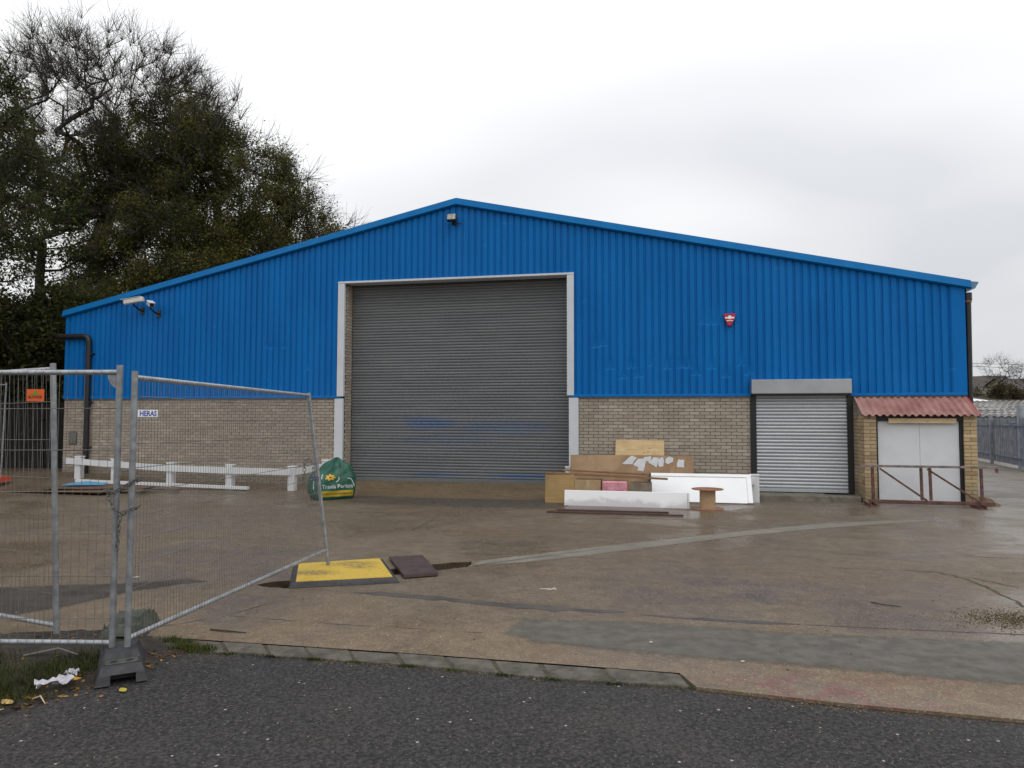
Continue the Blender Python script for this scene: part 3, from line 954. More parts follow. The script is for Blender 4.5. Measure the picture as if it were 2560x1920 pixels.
# --- the small silver shutter
shut = empty('roller_shutter'); shut.parent = WH; shut.location = (6.40, .0, .14)
sm2 = slat_mesh(1.90, .0755, .017, M['slat_silver'])
for k in range(27):
    o = bpy.data.objects.new('slat', sm2); COL.objects.link(o); o.parent = shut; o.location = (0, 0, .07 + k * .0755)
m = MB(); m.box(-.95, .95, -.02, .025, 0, .07, bev=.006); m.build('bottom_bar', M['slat_silver'], shut)
m = MB(); m.box(-1.05, -.925, -.05, .05, 0, 2.12, bev=.004); m.build('guide_rail', M['blackpaint'], shut)
m = MB(); m.box(.925, 1.045, -.05, .05, -.01, 2.12, bev=.004); m.build('guide_rail', M['blackpaint'], shut)
m = MB(); m.box(-1.035, 1.0, -.20, .02, 2.12, 2.43, bev=.012); hb_ = m.build('shutter_box', simple('brushed_galvanised', (.40, .41, .42), .38, .1, 1.5, .05, metal=.6), shut)
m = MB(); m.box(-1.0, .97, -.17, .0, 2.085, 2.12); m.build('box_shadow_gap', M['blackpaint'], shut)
m = MB(); m.box(-1.06, 1.06, .03, .09, -.02, 2.3); m.build('backing', M['blackpaint'], shut)
# --- steps under the shutter
m = MB(); m.box(5.43, 6.84, -.62, .0, -.05, .125, bev=.012); m.build('door_step', M['concrete'], WH)
m = MB(); m.box(6.845, 7.50, -.40, .0, -.05, .11, bev=.02); m.build('door_step', M['concrete'], WH)
m = MB(); m.box(-4.26, 1.34, -.02, .6, -.1, .150); m.build('door_threshold', M['concrete'], WH)
# --- rainwater pipes and gutter
def arc_pts(p0, p1, p2, n=6):
    p0, p1, p2 = Vector(p0), Vector(p1), Vector(p2)
    return [(p0 * (1 - t) ** 2 + p1 * 2 * t * (1 - t) + p2 * t * t) for t in [k / n for k in range(n + 1)]]
m = MB()
m.tube([(-12.55, -.11, 3.91), (-11.8, -.11, 3.90)] + arc_pts((-11.75, -.11, 3.90), (-11.58, -.11, 3.90), (-11.58, -.11, 3.70)) + [(-11.59, -.11, 2.2), (-11.58, -.11, .2)], .072, 14)
o = m.build('downpipe', M['black'], WH)
for z in (3.4, 2.1, .9):
    mm = MB(); mm.box(-11.69, -11.47, -.13, .0, z, z + .05, bev=.01); mm.build('pipe_bracket', M['black'], o)
m = MB()
m.tube([(9.74, .03, 4.30), (9.725, .03, 2.5), (9.725, .03, 2.05)] + arc_pts((9.725, .03, 2.0), (9.725, .03, 1.84), (9.70, -.10, 1.82)), .058, 14)
m.tube([(9.74, .03, 4.20), (9.74, .03, 4.36)], .075, 14)
o = m.build('downpipe', M['black'], WH)
mm = MB(); mm.tube([(9.74, .03, 4.16), (9.74, .03, 4.20)], .07, 14); mm.build('pipe_collar', simple('terracotta_plastic', (.3, .1, .05), .5), o)
m = MB()
m.add([(9.66, -.06, 4.60), (9.92, -.06, 4.57), (9.85, -.06, 4.44), (9.68, -.06, 4.36)] + [(9.66, 30, 4.60), (9.92, 30, 4.57), (9.85, 30, 4.44), (9.68, 30, 4.36)],
      [(3, 2, 1, 0), (1, 5, 4, 0), (2, 6, 5, 1), (3, 7, 6, 2)])
m.build('gutter', simple('weathered_blue_gutter', (.12, .24, .34), .5), WH)
# small cut corner and old outlet at the left end of the brickwork
m = MB(); m.box(-12.2, -11.95, -.06, .0, 1.0, 1.35, bev=.02); m.build('cable_cover', simple('grey_plastic', (.13, .13, .12), .5), WH)

# ================================================================== things fixed to the front
def atwall(s, d, z): return BL(s, d, z)
# floodlight
fl = empty('floodlight', BL(-1.44, -.05, 6.44), -A)
tag(fl, 'small black floodlight with clear lens below the roof apex', 'floodlight')
mx = Matrix.Translation((0, -.16, .08)) @ Matrix.Rotation(R(-12), 4, 'X')
m = MB(); m.box(-.12, .12, -.05, .06, -.09, .09, mx, .02); hs = m.build('housing', M['black'], fl)
m = MB(); m.box(-.098, .098, -.056, -.049, -.066, .07, mx, .003); m.build('lens', simple('lamp_lens', (.42, .40, .36), .15, .3, 18, .1, 30), fl)
m = MB(); m.tube([(0, .04, 0), (0, -.08, -.02), (0, -.13, .02)], .018, 8); m.box(-.05, .05, .005, .04, -.07, .07); m.tube([(.02, -.06, -.04), (.20, -.02, -.02)], .012, 8); m.build('bracket', M['black'], fl)
# two cctv cameras
def cctv(name_label, s, z, yaw, length, size, tilt):
    e = empty('security_camera', BL(s, -.05, z), -A)
    tag(e, name_label, 'camera', 'wall cameras')
    mx = Matrix.Translation((0, -.32, 0)) @ Matrix.Rotation(yaw, 4, 'Z') @ Matrix.Rotation(tilt, 4, 'Y')
    m = MB(); m.box(-length / 2, length / 2, -size / 2, size / 2, -size * .45, size * .5, mx, .022); b = m.build('body', simple('white_camera_casing', (.62, .62, .60), .4, .06), e)
    m = MB(); m.box(-length / 2 - .06, length / 2 - .03, -size * .58, size * .58, size * .5, size * .5 + .012, mx, .004); m.build('sun_shield', M['white'], e)
    m = MB(); m.box(-length / 2 - .012, -length / 2 + .002, -size * .38, size * .38, -size * .33, size * .38, mx, .004); m.build('lens_window', M['black'], e)
    m = MB(); m.tube([(0, .04, -.22), (0, -.12, -.20), (0, -.30, -.12), (0, -.32, -size * .4)], .022, 8); m.box(-.06, .06, .0, .04, -.30, -.12); m.build('bracket', M['black'], e)
    return e
cctv('long white security camera aimed left high on blue wall', -10.02, 4.76, R(8), .52, .14, R(-9))
cctv('short white security camera aimed down to the right on blue wall', -9.52, 4.66, R(140), .36, .13, R(-17))
# alarm bell box
al = empty('alarm_box', BL(4.935, -.045, 3.90), -A)
tag(al, 'red shield shaped alarm box with white emblem on blue wall', 'alarm box')
def shield(w, h, n=6):
    pts = []
    for (x, z) in ((-.5, .42), (-.44, .5), (.44, .5), (.5, .42), (.40, .05), (.16, -.44), (.08, -.5), (-.08, -.5), (-.16, -.44), (-.40, .05)):
        pts.append((x * w, z * h))
    return pts
mz = Matrix.Rotation(R(90), 4, 'X')
m = MB()
po = shield(.27, .29)[::-1]
vs = [(x, .05, z) for x, z in po] + [(x, -.05, z) for x, z in po] + [(x * .86, -.085, z * .86) for x, z in po]
n = len(po)
m.add(vs, [tuple(range(2 * n, 3 * n))[::-1]] + [(k, n + k, n + (k + 1) % n, (k + 1) % n) for k in range(n)] + [(n + k, 2 * n + k, 2 * n + (k + 1) % n, n + (k + 1) % n) for k in range(n)])
m.build('case', simple('red_alarm_plastic', (.42, .02, .05), .3, .05), al)
m = MB()
m.tube([(0, -.0855, .055), (0, -.089, .055)], .042, 20); m.box(-.098, .098, -.0885, -.0855, .030, .062); m.box(-.07, .07, -.0885, -.0855, -.026, -.010)
m.build('emblem', M['white_gloss'], al)

# ================================================================== brick lean-to on the right
PO = empty('brick_lean_to', BL(0, 0, 0), -A)
tag(PO, 'low yellow brick lean-to with red corrugated canopy and boarded grey doorway', 'lean-to')
PL0, PL1, PR0, PR1, PF = 7.52, 7.755, 9.375, 9.61, -.56
for (a, b) in ((PL0, PL1), (PR0, PR1)):
    m = MB(); m.box(a + .012, b - .012, PF + .012, -.012, -.05, 1.80); m.build('mortar_core', M['mortar'], PO)
def pbrick(x, y, z, w, along_y=False):
    me = bmesh_w(w, M['pbrick'])
    o = bpy.data.objects.new('brick', me); COL.objects.link(o); o.parent = PO
    o.location = (x, y, z)
    if along_y: o.rotation_euler = (0, 0, R(-90))
z = .0; r = 0
while z < 1.76:
    for (a, b) in ((PL0, PL1), (PR0, PR1)):
        if r % 2 == 0: pbrick((a + b) / 2, PF + .012 + rb.uniform(-.003, .003), z, b - a)
        else:
            h = (b - a - J) / 2
            pbrick(a + h / 2, PF + .012 + rb.uniform(-.003, .003), z, h); pbrick(b - h / 2, PF + .012 + rb.uniform(-.003, .003), z, h)
    y = PF + .012 + (.0 if r % 2 else .115)
    while y < -.03:
        w = min(BWL, -.02 - y)
        if w > .04: pbrick(PL0 + .014, y + w / 2, z, w, True)
        y += BWL + J
    z += BWH + J; r += 1
# upper side infill under the canopy slope
m = MB(); m.add([(PL0, PF, 1.80), (PL0, 0, 1.80), (PL0, 0, 2.15), (PL0, PF, 1.83), (PL0 + .1, PF, 1.80), (PL0 + .1, 0, 1.80), (PL0 + .1, 0, 2.15), (PL0 + .1, PF, 1.83)],
                [(0, 3, 2, 1), (4, 5, 6, 7), (0, 4, 7, 3), (3, 7, 6, 2)]); m.build('side_infill', M['mortar'], PO)
m = MB(); m.box(PL1, PL1 + .045, PF + .06, PF + .14, 0, 1.72, bev=.004); m.build('door_frame', M['blackpaint'], PO)
m = MB(); m.box(PR0 - .055, PR0, PF + .05, PF + .14, 0, 1.72, bev=.004); m.build('door_frame', M['blackpaint'], PO)
m = MB(); m.box(PL1 - .02, PR0 + .02, PF + .03, PF + .14, 1.68, 1.80, bev=.004); m.build('door_head', M['blackpaint'], PO)
m = MB(); m.box(PL1 + .05, 8.588, PF + .09, PF + .11, .06, 1.69, bev=.002); m.build('door_board', M['grey_door'], PO)
m = MB(); m.box(8.592, PR0 - .06, PF + .088, PF + .108, .06, 1.69, bev=.002); m.build('door_board', M['grey_door'], PO)
m = MB(); m.box(PL1 + .05, PR0 - .06, PF + .085, PF + .1, .035, .058); m.build('door_board_edge', M['white'], PO)
m = MB(); m.box(7.99, 9.245, PF - .002, PF + .028, 1.635, 1.735, bev=.003); m.build('timber_batten', M['batten'], PO)
m = MB(); m.box(PL1, PR0, -.2, -.15, 0, 1.9); m.build('dark_lining', M['blackpaint'], PO)
def red_mat():
    mm = N('faded_red_corrugated')
    c = mm.co()
    n1 = mm.noise(mm.mapping(c, sc=(1, .5, 1)), 3.5, 5, .65)
    col = mm.mix(mm.rng(n1, .3, .7), (.27, .115, .095), (.41, .215, .18))
    x = mm.sep(c)[0]
    col = mm.mix(mm.rng(x, 7.95, 7.45, 0, .45), col, (.42, .25, .22))
    n2 = mm.noise(c, 22, 4, .6)
    col = mm.mix(mm.rng(n2, .6, .75, 0, .5), col, (.45, .32, .28))
    mm.color(col); mm.rough(.6); return mm.m
M['red_sheet'] = red_mat()
m = MB()
nw = 16; nn = nw * 8
vs = []
for k in range(nn + 1):
    s = 7.46 + (9.62 - 7.46) * k / nn
    h = .021 * math.cos(2 * math.pi * k / 8)
    for (d, z) in ((-.03, 2.185), (-.25, 2.055), (-.46, 1.93), (-.69, 1.80)):
        vs.append((s, d, z + h))
m.add(vs, [(k * 4 + j, k * 4 + j + 1, k * 4 + j + 5, k * 4 + j + 4) for k in range(nn) for j in range(3)], True)
vs2 = [(x, y, z - .007) for x, y, z in vs]
m.add(vs2, [(k * 4 + j + 4, k * 4 + j + 5, k * 4 + j + 1, k * 4 + j) for k in range(nn) for j in range(3)], True)
b0 = [(k * 4 + 3) for k in range(nn + 1)]
m.add([vs[i] for i in b0] + [vs2[i] for i in b0], [(k, nn + 1 + k, nn + 2 + k, k + 1) for k in range(nn)])
m.build('canopy_sheet', M['red_sheet'], PO)
m = MB(); m.tube([(9.625, -.02, 2.20), (9.63, -.69, 1.80)], .018, 8); m.build('canopy_edge', simple('bright_red_edge', (.42, .03, .035), .5), PO)

# ================================================================== white bollard rails
def rail_fence(label, posts, rails, group):
    e = empty('white_rail_barrier', BL(posts[0][0], posts[0][1], 0), -A)
    tag(e, label, 'barrier', group)
    s0, d0 = posts[0]
    for (s, d) in posts:
        q = BL(s, d); zz = zg(q.x, q.y)
        m = MB(); x, y = s - s0, d - d0
        m.box(x - .085, x + .085, y - .075, y + .075, zz - .03, zz + .54, bev=.008)
        po = m.build('post', M['white'], e)
        m = MB(); m.box(x - .10, x + .10, y - .09, y + .09, zz + .54, zz + .575, bev=.012); m.build('post_cap', M['white'], po)
    for (p, q) in rails:
        a, b = Vector(p), Vector(q)
        wa, wb = BL(*p), BL(*q)
        za, zb = zg(wa.x, wa.y) + .36, zg(wb.x, wb.y) + .36
        t = (b - a).normalized(); nrm = Vector((t.y, -t.x))
        if nrm.y > 0: nrm = -nrm
        o1 = nrm * .076; o2 = nrm * .12
        vs = []
        for (P_, z) in ((a, za), (b, zb)):
            for o in (o1, o2):
                for h in (0, .15):
                    vs.append((P_.x + o.x - s0, P_.y + o.y - d0, z + h))
        m = MB(); m.add(vs, [(2, 3, 7, 6), (0, 4, 5, 1), (1, 5, 7, 3), (0, 2, 6, 4), (0, 1, 3, 2), (4, 6, 7, 5)])
        m.build('rail', M['white'], e)
LP = [(-11.38, -.52), (-10.25, -.56), (-8.5, -.74), (-6.78, -.86), (-5.06, -1.0), (-4.62, -.16)]
rail_fence('long white post and rail barrier before the left brick wall', LP,
           [((-11.72, -.50), LP[0]), (LP[0], LP[1]), (LP[1], LP[2]), (LP[2], LP[3]), (LP[3], (LP[4][0] + .02, LP[4][1])), (LP[4], LP[5])], 'white rails at the wall foot')
RP = [(1.44, -.62), (3.4, -.75), (5.32, -.90)]
rail_fence('short white post and rail barrier mostly hidden behind the leaning boards', RP, [((1.62, -.12), RP[0]), (RP[0], RP[1]), (RP[1], RP[2])], 'white rails at the wall foot')

# ================================================================== pile of boards by the right wall
def panel(name, label, cat, s0, s1, d_bot, z_bot, d_top, z_top, th, mat, group=None, slope=0.0, bev=.003):
    """a board standing on its lower edge and leaning back, local x along the wall; slope tips its right end"""
    e = empty(name, BL((s0 + s1) / 2, d_bot, z_bot), -A) if False else None
    L = math.hypot(d_top - d_bot, z_top - z_bot)
    ang = math.atan2(d_top - d_bot, z_top - z_bot)
    m = MB(); m.box(-(s1 - s0) / 2, (s1 - s0) / 2, 0, th, 0, L, bev=bev)
    o = m.build(name, mat)
    mw = Matrix.Translation(BL((s0 + s1) / 2, d_bot, z_bot)) @ Matrix.Rotation(-A, 4, 'Z') @ Matrix.Rotation(-ang, 4, 'X') @ Matrix.Rotation(slope, 4, 'Y')
    o.matrix_world = mw
    if label: tag(o, label, cat, group)
    return o, L
def chip_mat():
    mm = N('stained_hardboard')
    c = mm.co()
    n1 = mm.noise(c, 1.8, 6, .62, .8); n2 = mm.noise(c, 7, 5, .65, 1.0)
    col = mm.mix(mm.rng(n1, .35, .68), (.25, .15, .075), (.38, .245, .13))
    col = mm.mix(mm.rng(n2, .58, .72, 0, .5), col, (.13, .08, .045))
    mm.color(col); mm.rough(.55); mm.bump(mm.noise(c, 60, 3), .1, .003); return mm.m
M['chip'] = chip_mat()
# 1 raw pine board behind
panel('pine_board', 'clean pale pine board against brick wall above the stained sheet', 'board', 2.405, 3.485, -.44, .02, -.03, 1.235, .03, M['pine'], 'boards in the pile', .012)
# 2 big stained sheet with torn paper
o, L_ = panel('stained_sheet', 'large stained brown sheet with torn white paper leaning on barrier', 'board', 1.49, 4.10, -1.05, .0, -.76, .93, .018, M['chip'], 'boards in the pile', -.006)
paper = simple('torn_paper', (.58, .58, .60), .7, .06, 8, .2, 20)
rp = random.Random(6)
ppx = [[(1560, 1158), (1584, 1135), (1597, 1141), (1586, 1158), (1572, 1157)][0:4], [(1588, 1160), (1600, 1144), (1620, 1141), (1618, 1157), (1613, 1178), (1598, 1176), (1600, 1166)], [(1614, 1140), (1630, 1136), (1633, 1141), (1628, 1151), (1618, 1150)],
       [(1626, 1154), (1637, 1140), (1650, 1140), (1648, 1158), (1644, 1166)], [(1648, 1146), (1661, 1139), (1664, 1150), (1661, 1164), (1651, 1165)], [(1667, 1144), (1676, 1137), (1687, 1141), (1685, 1150), (1674, 1158), (1666, 1154)], [(1694, 1157), (1699, 1145), (1712, 1146), (1711, 1166), (1694, 1166)]]
for pl in ppx:
    vs = []
    for (px, py) in pl:
        s = (px - 1431) / (1733 - 1431) * 2.61 - 1.305
        z = L_ - (py - 1134) / 121.0
        vs.append((s, z))
    # ragged outline
    out = []
    for k in range(len(vs)):
        a, b = Vector(vs[k]), Vector(vs[(k + 1) % len(vs)])
        for t in (0, .33, .66):
            q = a.lerp(b, t) + Vector((rp.uniform(-.008, .008), rp.uniform(-.008, .008)))
            out.append((q.x, -.004 + rp.uniform(-.003, .001), q.y))
    m = MB(); m.add(out, [tuple(range(len(out)))]); m.build('paper_scrap', paper, o)
# 3 yellow chipboard standing at the left, flush panels beside it
panel('chipboard_panel', 'yellowish chipboard panel standing upright at the left of the pile', 'board', 1.10, 1.70, -1.92, .0, -1.86, .575, .02, M['ply_box'], 'boards in the pile')
o, _ = panel('cardboard_box', 'plain brown cardboard box between chipboard panel and pink pack', 'box', 1.715, 2.235, -1.895, .0, -1.885, .475, .34, M['cardboard'])
o.location += Vector((0, 0, 0))
m = MB(); m.box(-.03, .03, -.003, .0, .0, .475); m.build('tape', simple('packing_tape', (.40, .30, .18), .35), o)
o, _ = panel('insulation_pack', 'pink plastic wrapped pack beside the cardboard box', 'pack', 2.26, 2.765, -1.905, .0, -1.895, .455, .36, simple('pink_wrap', (.56, .24, .28), .3, .22, 5, .9, 9, bdist=.03), None, 0, .025)
# blocks behind
for k, (a, b, z0_, z1_) in enumerate(((2.80, 3.24, .0, .215), (2.82, 3.25, .217, .43))):
    lab = ('grey concrete block on the ground right of the pink pack', 'grey concrete block stacked on another right of the pink pack')[k]
    panel('concrete_block', lab, 'block', a, b, -1.80, z0_, -1.80, z1_, .2, simple('block_concrete', (.20, .165, .12), .9, .2, 6, .5, 50), 'stacked concrete blocks', 0, .006)
# brown planks lying on top
def plank(name, label, p0, p1, w, th, mat, group=None):
    a, b = Vector(p0), Vector(p1)
    L = (b - a).length; x = (b - a).normalized(); z = Vector((0, 0, 1)); y = z.cross(x).normalized(); z = x.cross(y)
    m = MB(); m.box(-L / 2, L / 2, -w / 2, w / 2, 0, th, bev=.003)
    o = m.build(name, mat)
    mw = Matrix((x, y, z)).transposed().to_4x4(); mw.translation = (a + b) / 2
    o.matrix_world = mw
    tag(o, label, 'plank', group)
    return o
plank('plank', 'long brown plank lying lowest across chipboard panel and white panel edge', BL(1.11, -1.76, .580), BL(3.56, -1.66, .49), .24, .026, M['brown_board'], 'planks on the pile')
plank('plank', 'shorter brown plank lying on top of the long brown plank', BL(1.42, -1.55, .628), BL(3.20, -1.50, .562), .20, .024, M['brown_board'], 'planks on the pile')
# 4 long white panel in front
def dirty_white():
    mm = N('dirty_white_laminate')
    c = mm.co(); xyz = mm.sep(c)
    n = mm.noise(mm.mapping(c, sc=(1, 1, 1.5)), 2.3, 5, .6, .5)
    q = mm.math('ADD', xyz[2], mm.math('MULTIPLY', mm.math('SUBTRACT', n, .5), .42))
    col = mm.mix(mm.rng(q, .20, .06, 0, .62), (.82, .82, .82), (.40, .36, .37))
    mm.color(col); mm.rough(.38); return mm.m
o, _ = panel('white_boxed_panel', 'long dirty white boxed panel lying along the ground before the pile', 'panel', 1.56, 3.96, -2.40, .0, -2.33, .305, .16, dirty_white(), None, 0, .01)
m = MB(); m.box(1.165, 1.175, -.003, .162, .0, .30); m.build('end_trim', simple('grey_trim', (.25, .25, .26), .5), o)
# 5 framed white panel leaning on the barrier post
o, L_ = panel('white_framed_panel', 'bright white panel with raised rim leaning back behind the cable drum', 'panel', 3.22, 5.235, -1.36, .02, -.995, .565, .03, M['white_gloss'])
hw = (5.235 - 3.22) / 2
m = MB(); m.box(-hw, hw, -.02, 0, L_ - .07, L_, bev=.004); m.build('rim', M['white_gloss'], o)
m = MB(); m.box(hw - .09, hw, -.02, 0, 0, L_ - .07, bev=.004); m.build('rim', M['white_gloss'], o)
m = MB(); m.box(-hw - .05, -hw, -.03, .05, -.02, L_, bev=.02); m.build('end_cap', M['rubber'], o)
m = MB(); m.box(hw - .12, hw, -.01, .03, -.03, 0); m.build('foot', M['rust'], o)
# 6 two boards flat on the ground
fb = wood('wet_brown_ply', (.05, .03, .027), (.115, .062, .048), False, rough=.3)
m = MB(); m.prism([(-1.22, -.36), (1.20, -.32), (1.05, .36), (-.98, .34)], 0, .03); o = m.build('flat_board', fb)
o.matrix_world = Matrix.Translation(BL(2.62, -3.18, .0)) @ Matrix.Rotation(-A, 4, 'Z')
tag(o, 'larger wet brown board lying flat on the ground at the front', 'board', 'wet boards on the ground')
m = MB(); m.prism([(-.98, -.30), (1.02, -.26), (.90, .28), (-.82, .28)], 0, .025); o = m.build('flat_board', fb)
o.matrix_world = Matrix.Translation(BL(2.55, -3.08, .031)) @ Matrix.Rotation(-A, 4, 'Z')
tag(o, 'smaller wet brown board lying on the larger flat board', 'board', 'wet boards on the ground')
# 7 cable drum
dr = empty('cable_drum', BL(4.30, -2.28, 0), -A)
tag(dr, 'empty wooden cable drum standing before the white framed panel', 'cable drum')
dw = simple('drum_plywood', (.30, .135, .075), .65, .18, 5, .2)
dc = simple('drum_core_board', (.40, .27, .15), .7, .12, 5, .15)
def disc(mm, r, z0, z1, c=(0, 0)):
    mm.lathe([(0.03, z0), (r - .004, z0), (r, z0 + .004), (r, z1 - .004), (r - .004, z1), (0.03, z1), (.03, z0)], 44, (c[0], c[1], 0), False)
m = MB(); disc(m, .295, 0, .018); m.build('flange', dw, dr)
m = MB(); disc(m, .295, .368, .386); m.build('flange', dw, dr)
m = MB(); m.lathe([(.148, .018), (.148, .368)], 40); m.build('core', dc, dr)

# ================================================================== rusty frame before the lean-to
rf = empty('rusty_frame', BL(8.5, -1.0, 0), -A)
tag(rf, 'rusty steel barrier frame with diagonal braces before the boarded doorway', 'frame')
def rbar(name, x0, z0, x1, z1, w=.05, th=.045, mat=M['rust'], y=0):
    a, b = Vector((x0 - 8.5, y, z0)), Vector((x1 - 8.5, y, z1))
    L = (b - a).length; ang = math.atan2(b.z - a.z, b.x - a.x)
    mx = Matrix.Translation(a) @ Matrix.Rotation(-ang, 4, 'Y')
    m = MB(); m.box(0, L, -th / 2, th / 2, -w / 2, w / 2, mx, .004); return m.build(name, mat, rf)
rpale = simple('paint_worn_steel', (.20, .16, .15), .65, .45, 10, .3)
rbar('top_rail', 7.31, .785, 9.78, .785, .045, .05, rpale)
rbar('bottom_rail', 7.47, .095, 9.72, .085, .06)
for x in (7.56, 8.44, 8.60, 9.50): rbar('upright', x, .13, x - .01, .76, .05, .04)
rbar('brace', 7.68, .74, 8.53, .12, .035, .03, M['rust'], -.01)
rbar('brace', 8.54, .74, 9.46, .11, .035, .03, M['rust'], -.01)
m = MB(); m.box(1.25, 1.285, -.025, .025, .69, .765); m.build('hook', M['rust'], rf)
for x in (7.50, 9.42):
    m = MB(); m.box(x - 8.5 - .06, x - 8.5 + .06, -.26, .22, .0, .022); m.box(x - 8.5 - .06, x - 8.5 - .045, -.26, .22, .022, .066); m.box(x - 8.5 + .045, x - 8.5 + .06, -.26, .22, .022, .066)
    m.build('foot', M['rust'], rf)
# soil heap behind its right end
def heap(name, label, c, rx, ry, h, mat, cat, seed):
    rg = random.Random(seed); m = MB()
    n, k = 20, 6; vs = []
    for j in range(k + 1):
        t = j / k
        for i in range(n):
            a = 2 * math.pi * i / n
            q = (1 - t) * (1 + rg.uniform(-.12, .12))
            vs.append((rx * q * math.cos(a), ry * q * math.sin(a), -.01 + (h * math.sin(t * math.pi / 2) + rg.uniform(-.02, .02)) * (1 if j else 0)))
    fs = [(j * n + i, j * n + (i + 1) % n, (j + 1) * n + (i + 1) % n, (j + 1) * n + i) for j in range(k) for i in range(n)]
    m.add(vs, fs, True); o = m.build(name, mat); o.location = c
    return tag(o, label, cat)
heap('soil_heap', 'small brown soil heap behind right foot of rusty frame', BL(9.72, -.42, 0), .32, .3, .16, simple('brown_spoil', (.11, .07, .035), .95, .4, 10, .8, 30, bdist=.02), 'soil heap', 2)

# ================================================================== green bulk bag
bag = empty('bulk_bag', (-3.86, 15.50, 0.0), R(35))
tag(bag, 'slumped dark green bulk bag with yellow band beside the big roller door', 'bulk bag')
BW, BD, BHt = .86, .60, .87
rgb_ = random.Random(8)
_ph = [rgb_.uniform(0, 6.28) for _ in range(12)]
def bagpt(u, v, h, off=0.0):
    """u,v in [-1,1] on the square outline, h 0..1"""
    k = 1.0
    if h < .06: k = .93 + .07 * h / .06
    bul = 1 + .07 * math.sin(math.pi * min(1, h / .62))
    t = max(0.0, (h - .50) / .50)
    kx = (1 - .93 * t ** 1.7); ky = (1 - .86 * t ** 1.3)
    # rounded square
    r = (abs(u) ** 5 + abs(v) ** 5) ** (1 / 5)
    uu, vv = u / r, v / r
    x = uu * BW / 2 * k * bul * kx; y = vv * BD / 2 * k * bul * ky
    wr = .012 * (math.sin(9 * u + 7 * h + _ph[0]) + math.sin(15 * v - 11 * h + _ph[1]) + .8 * math.sin(22 * h + 6 * u * v + _ph[2])) * (0.35 + t * 1.5 + .3)
    wr += .010 * abs(math.sin(4.3 * u + 5.5 * h + 2.1 * v + _ph[4])) ** .5 * (.3 + t) - .012 * abs(math.sin(6.1 * h - 3.7 * u + _ph[5])) ** .4 * (.25 + t)
    ln = math.hypot(x, y) + 1e-6
    f = 1 + (wr + off) / max(.12, ln)
    x, y = x * f, y * f
    x += .10 * t; y -= .02 * t
    z = BHt * h + (.03 * math.sin(5 * u + _ph[3]) + .02 * math.sin(8 * v)) * t * (1 - t) * 3
    return Vector((x, y, z))
per = []
nseg = 16
for k in range(nseg): per.append((-1 + 2 * k / nseg, -1))
for k in range(nseg): per.append((1, -1 + 2 * k / nseg))
for k in range(nseg): per.append((1 - 2 * k / nseg, 1))
for k in range(nseg): per.append((-1, 1 - 2 * k / nseg))
nh = 34
m = MB()
vs = [bagpt(u, v, j / nh) for j in range(nh + 1) for (u, v) in per]
npz = len(per)
fs = [(j * npz + i, j * npz + (i + 1) % npz, (j + 1) * npz + (i + 1) % npz, (j + 1) * npz + i) for j in range(nh) for i in range(npz)]
fs += [tuple(nh * npz + i for i in range(npz)), tuple(range(npz))[::-1]]
m.add(vs, fs, True)
m.build('sack', simple('green_woven_plastic', (.010, .088, .055), .5, .3, 4, .25, 14, bdist=.02), bag)
def facequads(h0, h1, u0, u1, nu, nv, off):
    vs = [bagpt(u0 + (u1 - u0) * i / nu, -1, h0 + (h1 - h0) * j / nv, off) for j in range(nv + 1) for i in range(nu + 1)]
    return vs, [(j * (nu + 1) + i, j * (nu + 1) + i + 1, (j + 1) * (nu + 1) + i + 1, (j + 1) * (nu + 1) + i) for j in range(nv) for i in range(nu)]
m = MB(); m.add(*facequads(.075, .215, -.93, .90, 26, 5, .004), True); m.build('yellow_band', simple('yellow_print', (.45, .30, .015), .55, .15), bag)
def bagtext(name, body, h, size, mat, off, width, uc=0.0):
    vs, fs = text_geo(body, 1.0)
    x0 = min(v.x for v in vs); x1 = max(v.x for v in vs)
    k = width / (x1 - x0)
    m = MB(); m.add([bagpt(uc + (v.x - (x0 + x1) / 2) * k / (BW / 2), -1, h + v.y * k * size / BHt, off) for v in vs], fs)
    tag(m.build(name, mat, bag), kind='stuff')
bagtext('lettering', 'Travis Perkins', .275, 1.0, simple('white_print', (.55, .58, .56), .6, .2), .007, .66, .02)
bagtext('small_lettering', 'Timber & Building Materials', .125, 1.0, simple('dark_print', (.10, .085, .02), .6, .1), .008, .62, .0)
# flower emblem and white straps
m = MB()
for k in range(7):
    a = 2 * math.pi * k / 7
    pts = []
    for j in range(10):
        b = 2 * math.pi * j / 10
        lx, ly = .052 + .035 * math.cos(b), .021 * math.sin(b)
        x = lx * math.cos(a) - ly * math.sin(a); z_ = lx * math.sin(a) + ly * math.cos(a)
        pts.append(bagpt(-.36 + x * 1.35 / (BW / 2), -1, .54 + z_ * .8 / BHt, .010))
    m.add(pts, [tuple(range(10))])
m.build('flower_emblem', simple('yellow_emblem', (.60, .34, .02), .5, .2), bag)
for (u0, h0, u1, h1, cu, ch) in ((-.86, .62, -.80, .50, -.90, .56), (.05, .55, -.06, .42, .16, .47), (.50, .50, .90, .30, .84, .50), (-.98, .50, -.99, .26, -1.0, .38)):
    pts = [bagpt((1 - t) ** 2 * u0 + 2 * t * (1 - t) * cu + t * t * u1, -1 if abs(u0) < .97 else -.55, (1 - t) ** 2 * h0 + 2 * t * (1 - t) * ch + t * t * h1, .008) for t in [q / 8 for q in range(9)]]
    m = MB(); m.tube(pts, .0095, 6); m.build('strap', M['white'], bag)

